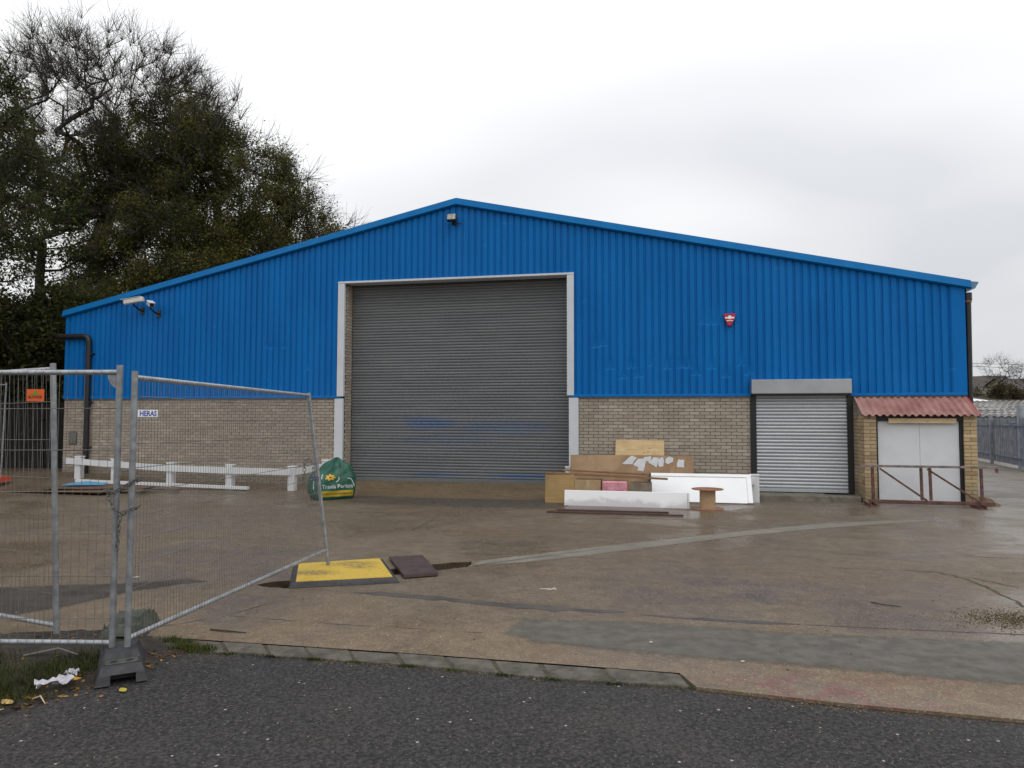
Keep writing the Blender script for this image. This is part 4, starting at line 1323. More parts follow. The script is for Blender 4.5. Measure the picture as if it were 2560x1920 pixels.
# ================================================================== trench covers
def quad_plate(name, label, cat, q, th, mat, z=.004):
    q = [Vector(p) for p in q]
    c = sum(q, Vector((0, 0))) / 4
    e = empty(name, (c.x, c.y, z)); tag(e, label, cat)
    return e, [(p - c) for p in q]
e, q = quad_plate('trench_cover', 'worn yellow trench cover with black rubber edge', 'trench cover', [(-2.23, 7.28), (-1.16, 7.55), (-1.52, 8.66), (-2.50, 8.30)], .05, None)
def frustum(q, qi, z0, z1):
    m = MB()
    m.add([(p.x, p.y, z0) for p in q] + [(p.x, p.y, z1) for p in qi], [(4, 5, 6, 7), (3, 2, 1, 0)] + [(k, (k + 1) % 4, 4 + (k + 1) % 4, 4 + k) for k in range(4)])
    return m
qi = [p * .885 for p in q]; qm = [p * .97 for p in q]
frustum(q, qm, 0, .022).build('rubber_edge', M['rubber'], e)
frustum(qm, qi, .0225, .045).build('rubber_bevel', M['rubber'], e)
def yellow_mat():
    mm = N('worn_yellow_paint')
    c = mm.co()
    n1 = mm.noise(c, 5, 6, .68, 1.2); n2 = mm.noise(mm.mapping(c, sc=(1, 2.5, 1)), 16, 5, .7)
    n3 = mm.noise(mm.mapping(c, rot=(0, 0, .3), sc=(1, 1.6, 1)), 26, 6, .8, .3)
    col = mm.mix(mm.rng(n2, .3, .7), (.50, .32, .03), (.62, .43, .05))
    col = mm.mix(mm.rng(n3, .60, .66, 0, .7), col, (.12, .10, .06))
    for (cx, cy, rr) in ((.05, .30, .34), (-.25, -.18, .32), (.18, .12, .22)):
        dv = mm.n('ShaderNodeVectorMath', operation='DISTANCE'); mm.L(mm.mapping(c, sc=(.8, 1.6, 1)), dv.inputs[0]); dv.inputs[1].default_value = (cx * .8, cy * 1.6, 0)
        msk = mm.math('MULTIPLY', mm.rng(dv.outputs['Value'], rr, rr * .2), mm.rng(n3, .46, .52))
        col = mm.mix(mm.math('MULTIPLY', msk, .85), col, (.075, .068, .06))
    col = mm.mix(mm.rng(n1, .62, .68, 0, .75), col, (.10, .085, .05))
    mm.color(col); mm.rough(.55); mm.bump(n2, .15, .003); return mm.m
frustum([p * .88 for p in q], [p * .875 for p in q], .0455, .053).build('cover_plate', yellow_mat(), e)
e, q = quad_plate('steel_plate', 'dark brown rusty plate lying beside the yellow trench cover', 'plate', [(-1.145, 7.72), (-.79, 7.86), (-1.09, 8.86), (-1.48, 8.76)], .03, None, .012)
frustum(q, [p * .992 for p in q], 0, .030).build('plate', simple('brown_steel_plate', (.058, .034, .032), .45, .22, 5, .2, 60), e)

# ================================================================== mesh fence panels
def lerp4(c, u, v):
    (bl, br, tr, tl) = c
    return (bl * (1 - u) + br * u) * (1 - v) + (tl * (1 - u) + tr * u) * v
def heras(label, bl, br, tr, tl, dv, dh, ext_b=(.14, .14), ext_t=(.05, .05), rp_=.0215, gusset=None, wires_u=(0, 1)):
    bl, br, tr, tl = map(Vector, (bl, br, tr, tl))
    org = Vector((bl.x, bl.y, 0))
    e = empty('mesh_fence_panel', org)
    tag(e, label, 'fence panel', 'temporary mesh fence panels')
    c = [p - org for p in (bl, br, tr, tl)]
    for (b, t, eb, et) in ((c[0], c[3], ext_b[0], ext_t[0]), (c[1], c[2], ext_b[1], ext_t[1])):
        d = (t - b).normalized()
        m = MB(); m.tube([b - d * eb, t + d * et], rp_, 14); m.build('post', M['galv_dark'], e)
    m = MB(); m.tube([c[3], c[2]], .018, 12); m.build('top_rail', M['galv'], e)
    m = MB(); m.tube([c[0], c[1]], .018, 12); m.build('bottom_rail', M['galv'], e)
    L = (c[1] - c[0]).length; Hh = (c[3] - c[0]).length
    nv = int(L / dv); nhh = int(Hh / dh)
    nrm = (c[1] - c[0]).cross(c[3] - c[0]).normalized()
    p0, p1 = [], []
    rg = random.Random(len(label))
    for k in range(1, nv):
        u = k / nv
        if wires_u[0] <= u <= wires_u[1]:
            a, b_ = lerp4(c, u, -.008), lerp4(c, u, 1.004)
            p0.append(a + nrm * .018); p1.append(b_ + nrm * .018)
    for k in range(1, nhh + 1):
        v = 1 - k * dh / Hh + .02
        if v < .02: continue
        # each horizontal wire sags a touch
        prev = lerp4(c, 0, v)
        for j in range(1, 9):
            q = lerp4(c, j / 8, v) - Vector((0, 0, .006 * math.sin(math.pi * j / 8)))
            p0.append(prev + nrm * .02); p1.append(q + nrm * .02); prev = q
    p0 = np.array([tuple(p) for p in p0]); p1 = np.array([tuple(p) for p in p1])
    rr0 = np.where(np.abs(p1[:, 2] - p0[:, 2]) > .8, .0017, .0026)
    V, Fq = tubes(p0, p1, rr0, rr0, 4)
    o = npmesh('wire_mesh', V, Fq, M['wire'], e)
    tag(o, kind='stuff')
    if gusset:
        m = MB()
        a = c[2]; du = (c[3] - c[2]).normalized(); dz = (c[1] - c[2]).normalized()
        pts = [a] + [a + du * (.085 * math.cos(t)) + dz * (.115 * math.sin(t)) for t in [math.pi / 2 * k / 8 for k in range(9)]]
        n_ = nrm * .004
        m.add([p + n_ for p in pts] + [p - n_ for p in pts], [tuple(range(10)), tuple(range(10, 20))[::-1]] + [(k, (k + 1) % 10, 10 + (k + 1) % 10, 10 + k) for k in range(10)])
        m.build('corner_plate', M['galv_dark'], e)
    return e
def tubes(p0, p1, r0, r1, n):
    d = p1 - p0
    L = np.linalg.norm(d, axis=1, keepdims=True); d = d / np.maximum(L, 1e-9)
    a = np.where(np.abs(d[:, 2:3]) < .9, np.array([[0, 0, 1.]]), np.array([[1., 0, 0]]))
    u = np.cross(d, a); u /= np.linalg.norm(u, axis=1, keepdims=True)
    w = np.cross(d, u)
    m_ = len(p0)
    V = np.empty((m_, 2 * n, 3))
    for k in range(n):
        an = 2 * math.pi * k / n
        o = u * math.cos(an) + w * math.sin(an)
        V[:, k] = p0 + o * r0[:, None]; V[:, n + k] = p1 + o * r1[:, None]
    base = np.arange(m_)[:, None] * 2 * n
    Fq = np.concatenate([base + np.array([[k, (k + 1) % n, n + (k + 1) % n, n + k]]) for k in range(n)], 0)
    return V.reshape(-1, 3), Fq

YF = 5.0
heras('near mesh fence panel across the left edge carrying an orange plate', (-6.25, 5.06, .17), (-2.735, YF, .165), (-2.735, YF, 2.02), (-6.25, 5.06, 2.01), .058, .285, (.06, .06), (.04, .05), gusset=True)
heras('open mesh fence panel swung in towards the yellow trench cover', (-2.635, YF + .01, .19), (-2.085, 8.17, .225), (-2.325, 8.22, 1.965), (-2.635, YF + .01, 1.985), .036, .166, (.09, .165), (.045, .03))
heras('mesh fence panel behind the near one running back to the left', (-6.75, 7.05, .12), (-3.47, 5.56, .12), (-3.56, 5.56, 2.08), (-6.80, 7.05, 2.03), .058, .285, (.1, .11), (.03, .045))
heras('distant mesh fence panel at the far left edge of the yard', (-16.2, 18.6, .35), (-12.95, 18.3, .35), (-12.90, 18.3, 2.55), (-16.2, 18.6, 2.5), .058, .285, (.1, .19), (.03, .05))
# feet
def foot_block(label, loc, rz, mat=M['rubber'], mat2=M['rubber_dusty']):
    e = empty('fence_foot', loc, rz); e.scale = (.92, .92, .92); tag(e, label, 'fence foot', 'fence feet')
    # long axis y, stepped like moulded rubber feet
    m = MB()
    def tr(x0, x1, y0, y1, z0, x2, x3, y2, y3, z1):
        m.add([(x0, y0, z0), (x1, y0, z0), (x1, y1, z0), (x0, y1, z0), (x2, y2, z1), (x3, y2, z1), (x3, y3, z1), (x2, y3, z1)],
              [(3, 2, 1, 0), (4, 5, 6, 7), (0, 1, 5, 4), (1, 2, 6, 5), (2, 3, 7, 6), (3, 0, 4, 7)])
    # skirts left and right of the hand slot at each end
    for sy in (-1, 1):
        y_out, y_in = sy * .37, sy * .24
        for (xa, xb) in ((-.165, -.07), (.09, .165)):
            ya, yb = sorted((y_out, y_in)); ya2, yb2 = sorted((sy * .345, y_in))
            tr(xa, xb, ya, yb, 0, xa + (.02 if xa < 0 else 0), xb - (.02 if xb > .1 else 0), ya2, yb2, .062)
    tr(-.145, .145, -.345, .345, .062, -.125, .125, -.30, .30, .115)
    tr(-.165, .165, -.24, .24, 0, -.145, .145, -.24, .24, .0618)
    tr(-.12, .12, -.15, .15, .1152, -.105, .105, -.125, .125, .160)
    m.build('block', mat, e)
    for sy in (-1, 1):
        m = MB(); m.box(-.105, .105, sy * .225 - .055, sy * .225 + .055, .1152, .1195, bev=.002)
        dt = m.build('dusty_top', mat2, e)
        for x in (-.05, .05):
            m = MB(); m.tube([(x, sy * .225, .1195), (x, sy * .225, .1215)], .024, 16); m.build('post_hole', M['blackpaint'], dt)
    for sx in (-1, 1):
        for y in (-.27, .16):
            m = MB(); m.add([(sx * .128, y - .022, .10), (sx * .128, y + .022, .10), (sx * .105, y + .022, .10), (sx * .105, y - .022, .10), (sx * .12, y, .165)], [(0, 1, 4), (1, 2, 4), (2, 3, 4), (3, 0, 4)])
            m.build('lug', mat, e)
    return e
foot_block('black rubber fence foot under the two joined posts', (-2.675, 5.01, -.01), R(29))
foot_block('dull green rubber fence foot half hidden behind the joined posts', (-3.03, 5.78, .005), R(14), M['rubber_dusty'], M['rubber_dusty'])
foot_block('orange fence foot at the far left edge of the yard', (-12.95, 18.25, .10), R(10), simple('orange_plastic', (.55, .07, .03), .5, .1), simple('orange_plastic_top', (.5, .07, .03), .5, .1))
# signs
sg = empty('orange_sign', (-3.30, 4.972, 1.858), 0)
tag(sg, 'small orange plate with green triangle hung on the near fence panel', 'sign')
m = MB(); m.box(-.06, .06, -.002, .002, -.042, .042); m.build('plate', simple('orange_plate', (.70, .11, .015), .5, .05), sg)
m = MB(); m.add([(-.02, -.0035, .002), (.022, -.0035, .002), (.002, -.0035, .036)], [(0, 1, 2)]); m.add([(-.036, -.0035, .002), (-.022, -.0035, .002), (-.028, -.0035, .016)], [(0, 1, 2)]); m.add([(.024, -.0035, .002), (.036, -.0035, .002), (.032, -.0035, .014)], [(0, 1, 2)])
m.build('triangle', simple('green_print', (.10, .28, .02), .5, .05), sg)
vs, fs = text_geo('BOWER', .027)
m = MB(); m.add([(v.x, -.0035, v.y - .022) for v in vs], fs); tag(m.build('lettering', simple('black_print', (.02, .015, .01), .5, .05), sg), kind='stuff')
dirB = Vector((-2.085 + 2.635, 8.17 - 5.01, 0)).normalized()
hl = empty('white_label', (-2.635 + dirB.x * .115, 5.01 + dirB.y * .115, 1.735), math.atan2(dirB.y, dirB.x))
hl.scale = (.78, .78, .85); tag(hl, 'white label with blue capitals on the open fence panel', 'sign')
m = MB(); m.box(-.135, .135, -.032, -.028, -.03, .03); m.build('plate', M['white_gloss'], hl)
vs, fs = text_geo('HERAS', .062, .03)
xw = max(v.x for v in vs) - min(v.x for v in vs)
m = MB(); m.add([(v.x * .23 / xw, -.0335, v.y - .021) for v in vs], fs); tag(m.build('lettering', simple('blue_print', (.05, .10, .40), .5, .1), hl), kind='stuff')
# chains
def chain(label, path, nlinks, cat='chain', padlock=None, size=.012):
    p = [Vector(q) for q in path]
    e = empty('chain', p[0]); tag(e, label, cat, 'fence chains')
    Ls = [(p[i + 1] - p[i]).length for i in range(len(p) - 1)]
    tot = sum(Ls)
    lm = MB()
    half = tot / nlinks * .72
    pts = []
    for k in range(16):
        a = 2 * math.pi * k / 16
        x = half * math.cos(a); y = size * math.sin(a)
        x = (abs(x) ** .8) * (1 if x > 0 else -1) * half ** .2
        pts.append((x, y, 0))
    pts.append(pts[0])
    lm.tube(pts, .003, 6, False)
    me = lm.mesh('link'); me.materials.append(M['chain'])
    for k in range(nlinks):
        d = (k + .5) / nlinks * tot
        for i, l in enumerate(Ls):
            if d <= l: break
            d -= l
        c = p[i].lerp(p[i + 1], d / l) - p[0]
        t = (p[i + 1] - p[i]).normalized()
        q = t.to_track_quat('X', 'Z')
        o = bpy.data.objects.new('link', me); COL.objects.link(o); o.parent = e
        o.matrix_local = Matrix.Translation(c) @ q.to_matrix().to_4x4() @ Matrix.Rotation(R(90) * (k % 2) + R(30), 4, 'X')
    if padlock:
        pk = empty('padlock', padlock); tag(pk, 'blue padlock hanging on the chain of the open panel', 'padlock')
        m = MB(); m.box(-.024, .024, -.012, .012, -.05, 0, bev=.005); m.build('body', simple('blue_padlock', (.06, .06, .22), .35, .1), pk)
        m = MB(); m.tube([(-.015, 0, -.005), (-.015, 0, .02)] + arc_pts((-.015, 0, .02), (0, 0, .045), (.015, 0, .02), 6) + [(.015, 0, -.005)], .0045, 8); m.build('shackle', M['galv'], pk)
chain('galvanised chain binding the two posts above the fence foot', [(-2.80, 4.97, 1.205), (-2.735, 4.955, 1.19), (-2.67, 4.965, 1.22), (-2.60, 4.975, 1.275), (-2.60, 5.05, 1.27), (-2.72, 5.06, 1.22), (-2.79, 5.02, 1.20),
      (-2.77, 4.965, 1.17), (-2.73, 4.95, 1.09), (-2.685, 4.955, 1.045), (-2.635, 4.965, 1.07), (-2.595, 4.98, 1.08), (-2.60, 5.04, 1.085), (-2.68, 5.045, 1.05), (-2.685, 4.96, 1.03), (-2.69, 4.955, .93), (-2.695, 4.955, .80)], 40)
chain('short chain hanging on the far post of the open panel', [(-2.34, 8.13, .98), (-2.335, 8.13, 1.22), (-2.29, 8.13, 1.25), (-2.245, 8.14, 1.20), (-2.235, 8.14, 1.06)], 12, padlock=(-2.225, 8.135, 1.05), size=.017)

# ================================================================== debris at the far left of the yard
dbw = wood('wet_scrap_board', (.085, .05, .032), (.17, .10, .06), True, rough=.5)
plank('scrap_board', 'warped brown scrap board lying lowest at far left of yard', (-11.4, 16.9, .03), (-8.9, 16.25, .06), .85, .03, dbw, 'scrap boards on the ground')
plank('scrap_board', 'brown scrap board lying across the lowest scrap board', (-10.6, 16.55, .10), (-8.3, 16.55, .10), .55, .03, dbw, 'scrap boards on the ground')
plank('scrap_board', 'narrow dark scrap board end poking out behind the fence posts', (-8.7, 16.9, .05), (-7.7, 16.75, .03), .22, .035, dbw, 'scrap boards on the ground')
m = MB(); m.add([(-.75, -.22, 0), (-.1, -.34, .03), (.75, -.14, .02), (.62, .26, .05), (-.2, .34, .09), (-.7, .18, .04)], [(0, 1, 2, 3, 4, 5)])
m.add([(x, y, z - .012) for x, y, z in [(-.75, -.22, 0), (-.1, -.34, .03), (.75, -.14, .02), (.62, .26, .05), (-.2, .34, .09), (-.7, .18, .04)]], [(5, 4, 3, 2, 1, 0)])
o = m.build('blue_sheet', simple('pale_blue_plastic', (.10, .32, .50), .45, .1)); o.location = (-9.95, 16.85, .140); o.scale = (.66, .8, .8)
tag(o, 'pale blue plastic sheet lying on the scrap boards', 'sheet')
plank('white_plank', 'long white plastic plank lying in front of the left barrier', (-10.85, 18.0, .11), (-6.2, 17.0, .03), .10, .07, M['white'])

# ================================================================== vegetation
def leaves_np(cent, size, rng, flat=.0):
    n = len(cent)
    a = rng.normal(size=(n, 3)); a /= np.linalg.norm(a, axis=1, keepdims=True)
    b = rng.normal(size=(n, 3)); b -= a * (a * b).sum(1, keepdims=True); b /= np.linalg.norm(b, axis=1, keepdims=True)
    s = (size * rng.uniform(.6, 1.4, n))[:, None]
    V = np.empty((n, 4, 3))
    V[:, 0] = cent - a * s * .6; V[:, 1] = cent + b * s * .32; V[:, 2] = cent + a * s * .6; V[:, 3] = cent - b * s * .32
    return V.reshape(-1, 3), np.arange(n * 4).reshape(-1, 4)
def grow(trunk, targets, rng, seg=.55, wig=.08):
    """skeleton: every target is reached from the nearest branch already there"""
    cap = 60000
    P_ = np.zeros((cap, 3)); par = np.full(cap, -1, int); n = 0
    for i, p in enumerate(trunk):
        P_[n] = p; par[n] = n - 1; n += 1
    root = np.array(trunk[-1])
    order = np.argsort(np.linalg.norm(targets - root, axis=1) + rng.uniform(0, 1.0, len(targets)))
    tips = []
    for t in targets[order]:
        dv = P_[:n] - t
        dist = np.linalg.norm(dv, axis=1) + .9 * np.maximum(0, dv[:, 2])
        dist[:max(1, len(trunk) // 3)] += 3
        k = int(np.argmin(dist))
        a = P_[k].copy(); L = np.linalg.norm(t - a)
        m_ = max(1, int(L / seg)); cur = k
        side = rng.normal(size=3) * wig * L
        for j in range(1, m_ + 1):
            f = j / m_
            q = a + (t - a) * f + side * math.sin(math.pi * f) + np.array([0, 0, -.10 * L * math.sin(math.pi * f)])
            P_[n] = q; par[n] = cur; cur = n; n += 1
        tips.append(cur)
    cnt = np.zeros(n); 
    for t in tips: cnt[t] += 1
    for i in range(n - 1, 0, -1):
        cnt[par[i]] += cnt[i]
    return P_[:n], par[:n], cnt, np.array(tips)
def in_ell(n, c, r, rng, shell=.0):
    d = rng.normal(size=(n, 3)); d /= np.linalg.norm(d, axis=1, keepdims=True)
    q = rng.uniform(shell, 1, n)[:, None] ** (1 / 2.4)
    return np.array(c) + d * q * np.array(r)
def make_tree(name, label, base, trunk_h, lean, ells, ntips, ntwig, twl, nleaf, lsize, leafmat_, seed, r_tip=.012, group=None, leaf_ell=None, twig_up=.35, cat='tree', lsig=.23, zmin=None):
    rng = np.random.default_rng(seed)
    base = np.array(base, float)
    tr = [base + np.array([lean[0], lean[1], 0]) * t + np.array([0, 0, trunk_h * t]) + np.array([math.sin(t * 5 + seed) * .12, math.cos(t * 4 + seed) * .1, 0]) * t for t in np.linspace(0, 1, 9)]
    w = np.array([e[1][0] * e[1][1] * e[1][2] for e in ells]); w = w / w.sum()
    tg = np.concatenate([in_ell(max(4, int(ntips * wi)), c, r, rng, .25) for (c, r), wi in zip(ells, w)])
    if zmin is not None: tg = tg[tg[:, 2] > zmin]
    P_, par, cnt, tips = grow(tr, tg, rng)
    e = empty(name, tuple(base)); tag(e, label, cat, group)
    idx = np.arange(1, len(P_))
    rad = r_tip * np.sqrt(np.maximum(cnt, 1)) ** 1.08
    thick = rad[idx] > .05
    def seg(sel, n, nm, mat, kind=None):
        ii = idx[sel]
        if len(ii) == 0: return
        V, Fq = tubes(P_[par[ii]] - base, P_[ii] - base, np.minimum(rad[par[ii]], rad[ii] * 1.6), rad[ii], n)
        o = npmesh(nm, V, Fq, mat, e, True)
        return o
    seg(thick, 8, 'trunk', M['bark'])
    tag(seg(~thick, 4, 'branches', M['twig']), kind='stuff')
    # twigs
    cc = np.mean([c for c, r in ells], axis=0)
    nodes = P_[len(tr):]
    src = np.concatenate([np.repeat(P_[tips], ntwig, 0), nodes[rng.integers(0, len(nodes), len(tips) * ntwig // 2)]])
    out = src - cc; out /= np.maximum(np.linalg.norm(out, axis=1, keepdims=True), .1)
    d = out * .75 + np.array([0, 0, twig_up]) + rng.normal(size=src.shape) * .55
    d /= np.linalg.norm(d, axis=1, keepdims=True)
    L = twl * rng.uniform(.35, 1.25, len(src))[:, None]
    m1 = src + d * L * .5 + rng.normal(size=src.shape) * .05 * L
    e1 = m1 + (d + rng.normal(size=src.shape) * .25) * L * .5
    sd = d + rng.normal(size=src.shape) * .6
    e2 = m1 + sd * L * .35
    rr = np.full(len(src), 1.0)
    p0 = np.concatenate([src, m1, m1]); p1 = np.concatenate([m1, e1, e2])
    r0 = np.concatenate([rr * .009, rr * .006, rr * .005]); r1 = np.concatenate([rr * .006, rr * .003, rr * .003])
    V, Fq = tubes(p0 - base, p1 - base, r0, r1, 3)
    o = npmesh('twigs', V, Fq, M['twig'], e); tag(o, kind='stuff')
    if nleaf:
        le = leaf_ell or ells
        cand = np.concatenate([nodes, m1])
        ok = np.zeros(len(cand), bool)
        for (c, r) in le: ok |= (((cand - np.array(c)) / np.array(r)) ** 2).sum(1) < 1
        cand = cand[ok]
        # clumps of leaves with gaps between them
        keep = cand[rng.integers(0, len(cand), max(8, int(len(cand) * .38)))]
        cent = keep[rng.integers(0, len(keep), nleaf)] + rng.normal(size=(nleaf, 3)) * lsig * rng.uniform(.3, 1.5, nleaf)[:, None]
        V, Fq = leaves_np(cent - base, lsize, rng)
        o = npmesh('crown', V, Fq, leafmat_, e); tag(o, kind='stuff')
    return e
TG = 'trees behind the warehouse'
make_tree('ivy_clad_tree', 'broad ivy clad tree rising behind the left roof slope', (-11.6, 28.5, -.05), 6.5, (.5, .2),
          [((-11.3, 27.5, 9.3), (3.9, 3.0, 3.6)), ((-9.0, 27.8, 7.6), (3.3, 2.6, 2.9)), ((-13.0, 27.5, 12.4), (3.0, 2.6, 2.8)), ((-12.5, 27.0, 6.5), (4.4, 2.6, 3.4))], 1100, 8, .85, 250000, .068, M['leaf'], 3, group=TG,
          leaf_ell=[((-11.3, 27.5, 9.2), (3.85, 3.0, 3.7)), ((-9.2, 27.8, 7.5), (3.2, 2.6, 2.8)), ((-12.3, 27.0, 6.5), (4.4, 2.7, 3.5)), ((-13.1, 27.5, 12.1), (2.6, 2.4, 2.3))])
make_tree('bare_tree', 'tall mostly bare tree with fine upswept branches at top left', (-16.8, 29.0, -.05), 7.0, (.6, 0),
          [((-16.3, 28.5, 13.6), (4.3, 3.2, 4.0)), ((-14.2, 28.2, 12.6), (3.0, 2.6, 3.4)), ((-18.5, 28.5, 13.5), (3.0, 3.0, 4.0))], 760, 9, 1.05, 46000, .075, M['leaf'], 7, group=TG,
          r_tip=.0085, leaf_ell=[((-15.2, 28.5, 11.4), (3.0, 2.5, 2.6)), ((-17.4, 28.5, 9.6), (1.8, 2, 2.2)), ((-13.8, 28.3, 12.8), (2.2, 2.2, 1.8))], twig_up=.5)
make_tree('ivy_tree', 'dark ivy smothered tree cut by the left picture edge', (-16.9, 19.4, -.05), 5.5, (.2, 0),
          [((-16.7, 19.4, 8.6), (3.6, 3.4, 4.4)), ((-16.9, 18.6, 5.0), (3.1, 3.2, 2.8))], 460, 7, .7, 82000, .08, M['leaf_dark'], 11, group=TG)
make_tree('slim_tree', 'slim pale trunked tree in the gap at left', (-16.9, 25.5, -.05), 8.0, (.15, 0),
          [((-16.8, 25.4, 9.4), (1.5, 1.3, 2.0)), ((-16.5, 25.5, 7.4), (1.7, 1.4, 1.4))], 90, 7, .7, 5200, .10, M['leaf_green'], 13, group=TG, r_tip=.014)
SGp = 'shrubs beyond the left fence'
for (lab, x, y, rx, rz, zc, nl, sd_, mt) in (
        ('dark overgrown shrub beyond fence at the far left edge', -18.6, 23.5, 2.4, 3.0, 2.9, 30000, 21, 'leaf_dark'),
        ('dense dark shrub beyond fence, second from the left edge', -16.0, 23.0, 2.1, 2.9, 2.8, 30000, 22, 'leaf_dark'),
        ('tall dark shrub pressed against the warehouse left corner', -13.7, 22.2, 1.5, 3.2, 2.9, 30000, 23, 'leaf_dark'),
        ('olive green shrub behind the warehouse left eave', -13.2, 25.2, 2.0, 2.8, 4.2, 26000, 24, 'leaf'),):
    make_tree('shrub', lab, (x, y, -.05), 1.8, (.1, 0), [((x, y, zc), (rx, 1.3, rz))], 170, 5, .6, nl * 3 // 2, .10, M[mt], sd_, group=SGp, cat='shrub', lsig=.25, zmin=.1)

# dark board fence at the far left
bf = empty('board_fence', (-13.2, 20.6, .05), 0)
tag(bf, 'dark weathered board fence left of the warehouse under the shrubs', 'fence')
bmat = simple('black_stained_board', (.011, .010, .009), .85, .4, 4, .3)
mb_ = MB(); mb_.box(-.07, .07, -.012, .012, 0, 2.05, bev=.004); bme = mb_.mesh('board'); bme.materials.append(bmat)
for k in range(52):
    o = bpy.data.objects.new('board', bme); COL.objects.link(o); o.parent = bf
    o.location = (.35 - k * .155, rb.uniform(-.012, .012) + k * .004, rb.uniform(-.03, .03)); o.rotation_euler = (0, rb.uniform(-.012, .012), 0)
m = MB(); m.box(-7.8, .4, .03, .10, .4, .5); m.build('rail', bmat, bf)
m = MB(); m.box(-7.8, .4, .03, .10, 1.5, 1.6); m.build('rail', bmat, bf)

# grass, weeds and fallen leaves
def blades(n, sampler, h, rng, w=.006):
    p = np.array([sampler() for _ in range(n)])
    a = rng.uniform(0, 6.28, n); hh = h * rng.uniform(.4, 1.3, n)
    d = np.stack([np.cos(a), np.sin(a), np.zeros(n)], 1); sidev = np.stack([-np.sin(a), np.cos(a), np.zeros(n)], 1)
    lean = rng.uniform(.2, 1.1, n)[:, None]
    ww = w * rng.uniform(.6, 1.6, n)[:, None]
    up = np.array([[0, 0, 1.]])
    b0, b1 = p - sidev * ww, p + sidev * ww
    mid = p + up * (hh * .6)[:, None] + d * (hh * .25)[:, None] * lean
    top = p + up * (hh * .85)[:, None] + d * (hh * .8)[:, None] * lean
    V = np.stack([b0, b1, mid + sidev * ww * .8, mid - sidev * ww * .8, top + sidev * ww * .12, top - sidev * ww * .12], 1).reshape(-1, 3)
    bs = np.arange(n)[:, None] * 6
    Fq = np.concatenate([bs + np.array([[0, 1, 2, 3]]), bs + np.array([[3, 2, 4, 5]])])
    return V, Fq
rn = np.random.default_rng(31); rr_ = random.Random(31)
def vz(x, y):
    dd = min((geometry.intersect_point_line(Vector((x, y, 0)), Vector((*VEDGE[i], 0)), Vector((*VEDGE[i + 1], 0)))[0] - Vector((x, y, 0))).length for i in range(6))
    return -.015 + min(.07, dd * .14)
clump_c = [(-3.25, 4.55), (-3.1, 4.72), (-3.4, 4.72), (-3.2, 4.38), (-3.55, 4.5), (-3.05, 4.5), (-2.92, 4.95), (-2.85, 5.08), (-3.3, 4.2), (-3.6, 4.9), (-3.9, 4.5), (-3.02, 4.86), (-3.5, 4.25)]
def gs():
    while True:
        c = rr_.choice(clump_c)
        x, y = rr_.gauss(c[0], .11), rr_.gauss(c[1], .10)
        if inside((x, y), VEDGE): return (x, y, vz(x, y))
V, Fq = blades(5200, gs, .058, rn, .0020)
tag(npmesh('verge_grass', V, Fq, M['grass']), 'green grass and weeds growing on the soil verge', 'grass', kind='stuff')
def ws():
    t = rr_.random()
    q = along(kout, t); k = rr_.random()
    if k < .6:
        c = rr_.choice((.02, .05, .10, .17, .255, .335, .345, .42, .51, .52, .60, .69, .77, .875))
        q = along(kout, min(1, max(0, rr_.gauss(c, .007))))
    return (q.x + rr_.gauss(0, .015), q.y - abs(rr_.gauss(0, .018)), -.022)
V, Fq = blades(1500, ws, .022, rn, .0022)
tag(npmesh('kerb_weeds', V, Fq, M['grass']), 'low weeds sprouting along the joints of the kerb', 'weeds', kind='stuff')
def ks():
    c = rr_.choice(((-2.45, 5.42), (-2.38, 5.46), (-2.5, 5.55), (-2.28, 5.40), (-2.62, 5.6)))
    return (rr_.gauss(c[0], .05), rr_.gauss(c[1], .03), -.01)
V, Fq = blades(900, ks, .038, rn, .0024)
tag(npmesh('weed_tuft', V, Fq, M['grass']), 'straggly weeds between rubber fence foot and kerb', 'weeds', kind='stuff')
def ms():
    return (rr_.gauss(4.35, .26), rr_.gauss(6.2, .16), -.001)
V, Fq = blades(3200, ms, .007, rn, .0045)
tag(npmesh('moss_patch', V, Fq, leafmat('brown_moss', [(.03, .028, .012), (.07, .065, .025), (.05, .04, .02)])), 'brown mossy weeds at the right edge of the concrete', 'weeds', kind='stuff')
# leaf litter: flat little pieces along the verge edge
lc = []
for _ in range(420):
    q = along([(-2.35, 5.42), (-2.56, 5.12), (-2.72, 4.78), (-2.83, 4.50), (-2.97, 4.22), (-3.2, 3.8)], rr_.random())
    x, y = q.x + rr_.gauss(-.06, .09), q.y + rr_.gauss(0, .06)
    lc.append((x, y, (vz(x, y) if inside((x, y), VEDGE) else -.02) + .008))
for _ in range(160):
    x, y = rr_.uniform(-4.6, -2.8), rr_.uniform(4.3, 5.6)
    if inside((x, y), VEDGE): lc.append((x, y, vz(x, y) + .014))
lc = np.array(lc); nL = len(lc)
a = rn.uniform(0, 6.28, nL); s_ = .013 * rn.uniform(.4, 1.8, nL)
dx = np.stack([np.cos(a), np.sin(a), rn.normal(0, .25, nL)], 1) * s_[:, None]; dy = np.stack([-np.sin(a), np.cos(a), rn.normal(0, .25, nL)], 1) * s_[:, None] * .6
V = np.stack([lc - dx, lc + dy, lc + dx, lc - dy], 1).reshape(-1, 3)
tag(npmesh('leaf_litter', V, np.arange(nL * 4).reshape(-1, 4), M['litter']), 'small fallen leaves and chips along the verge edge', 'leaf litter', kind='stuff')
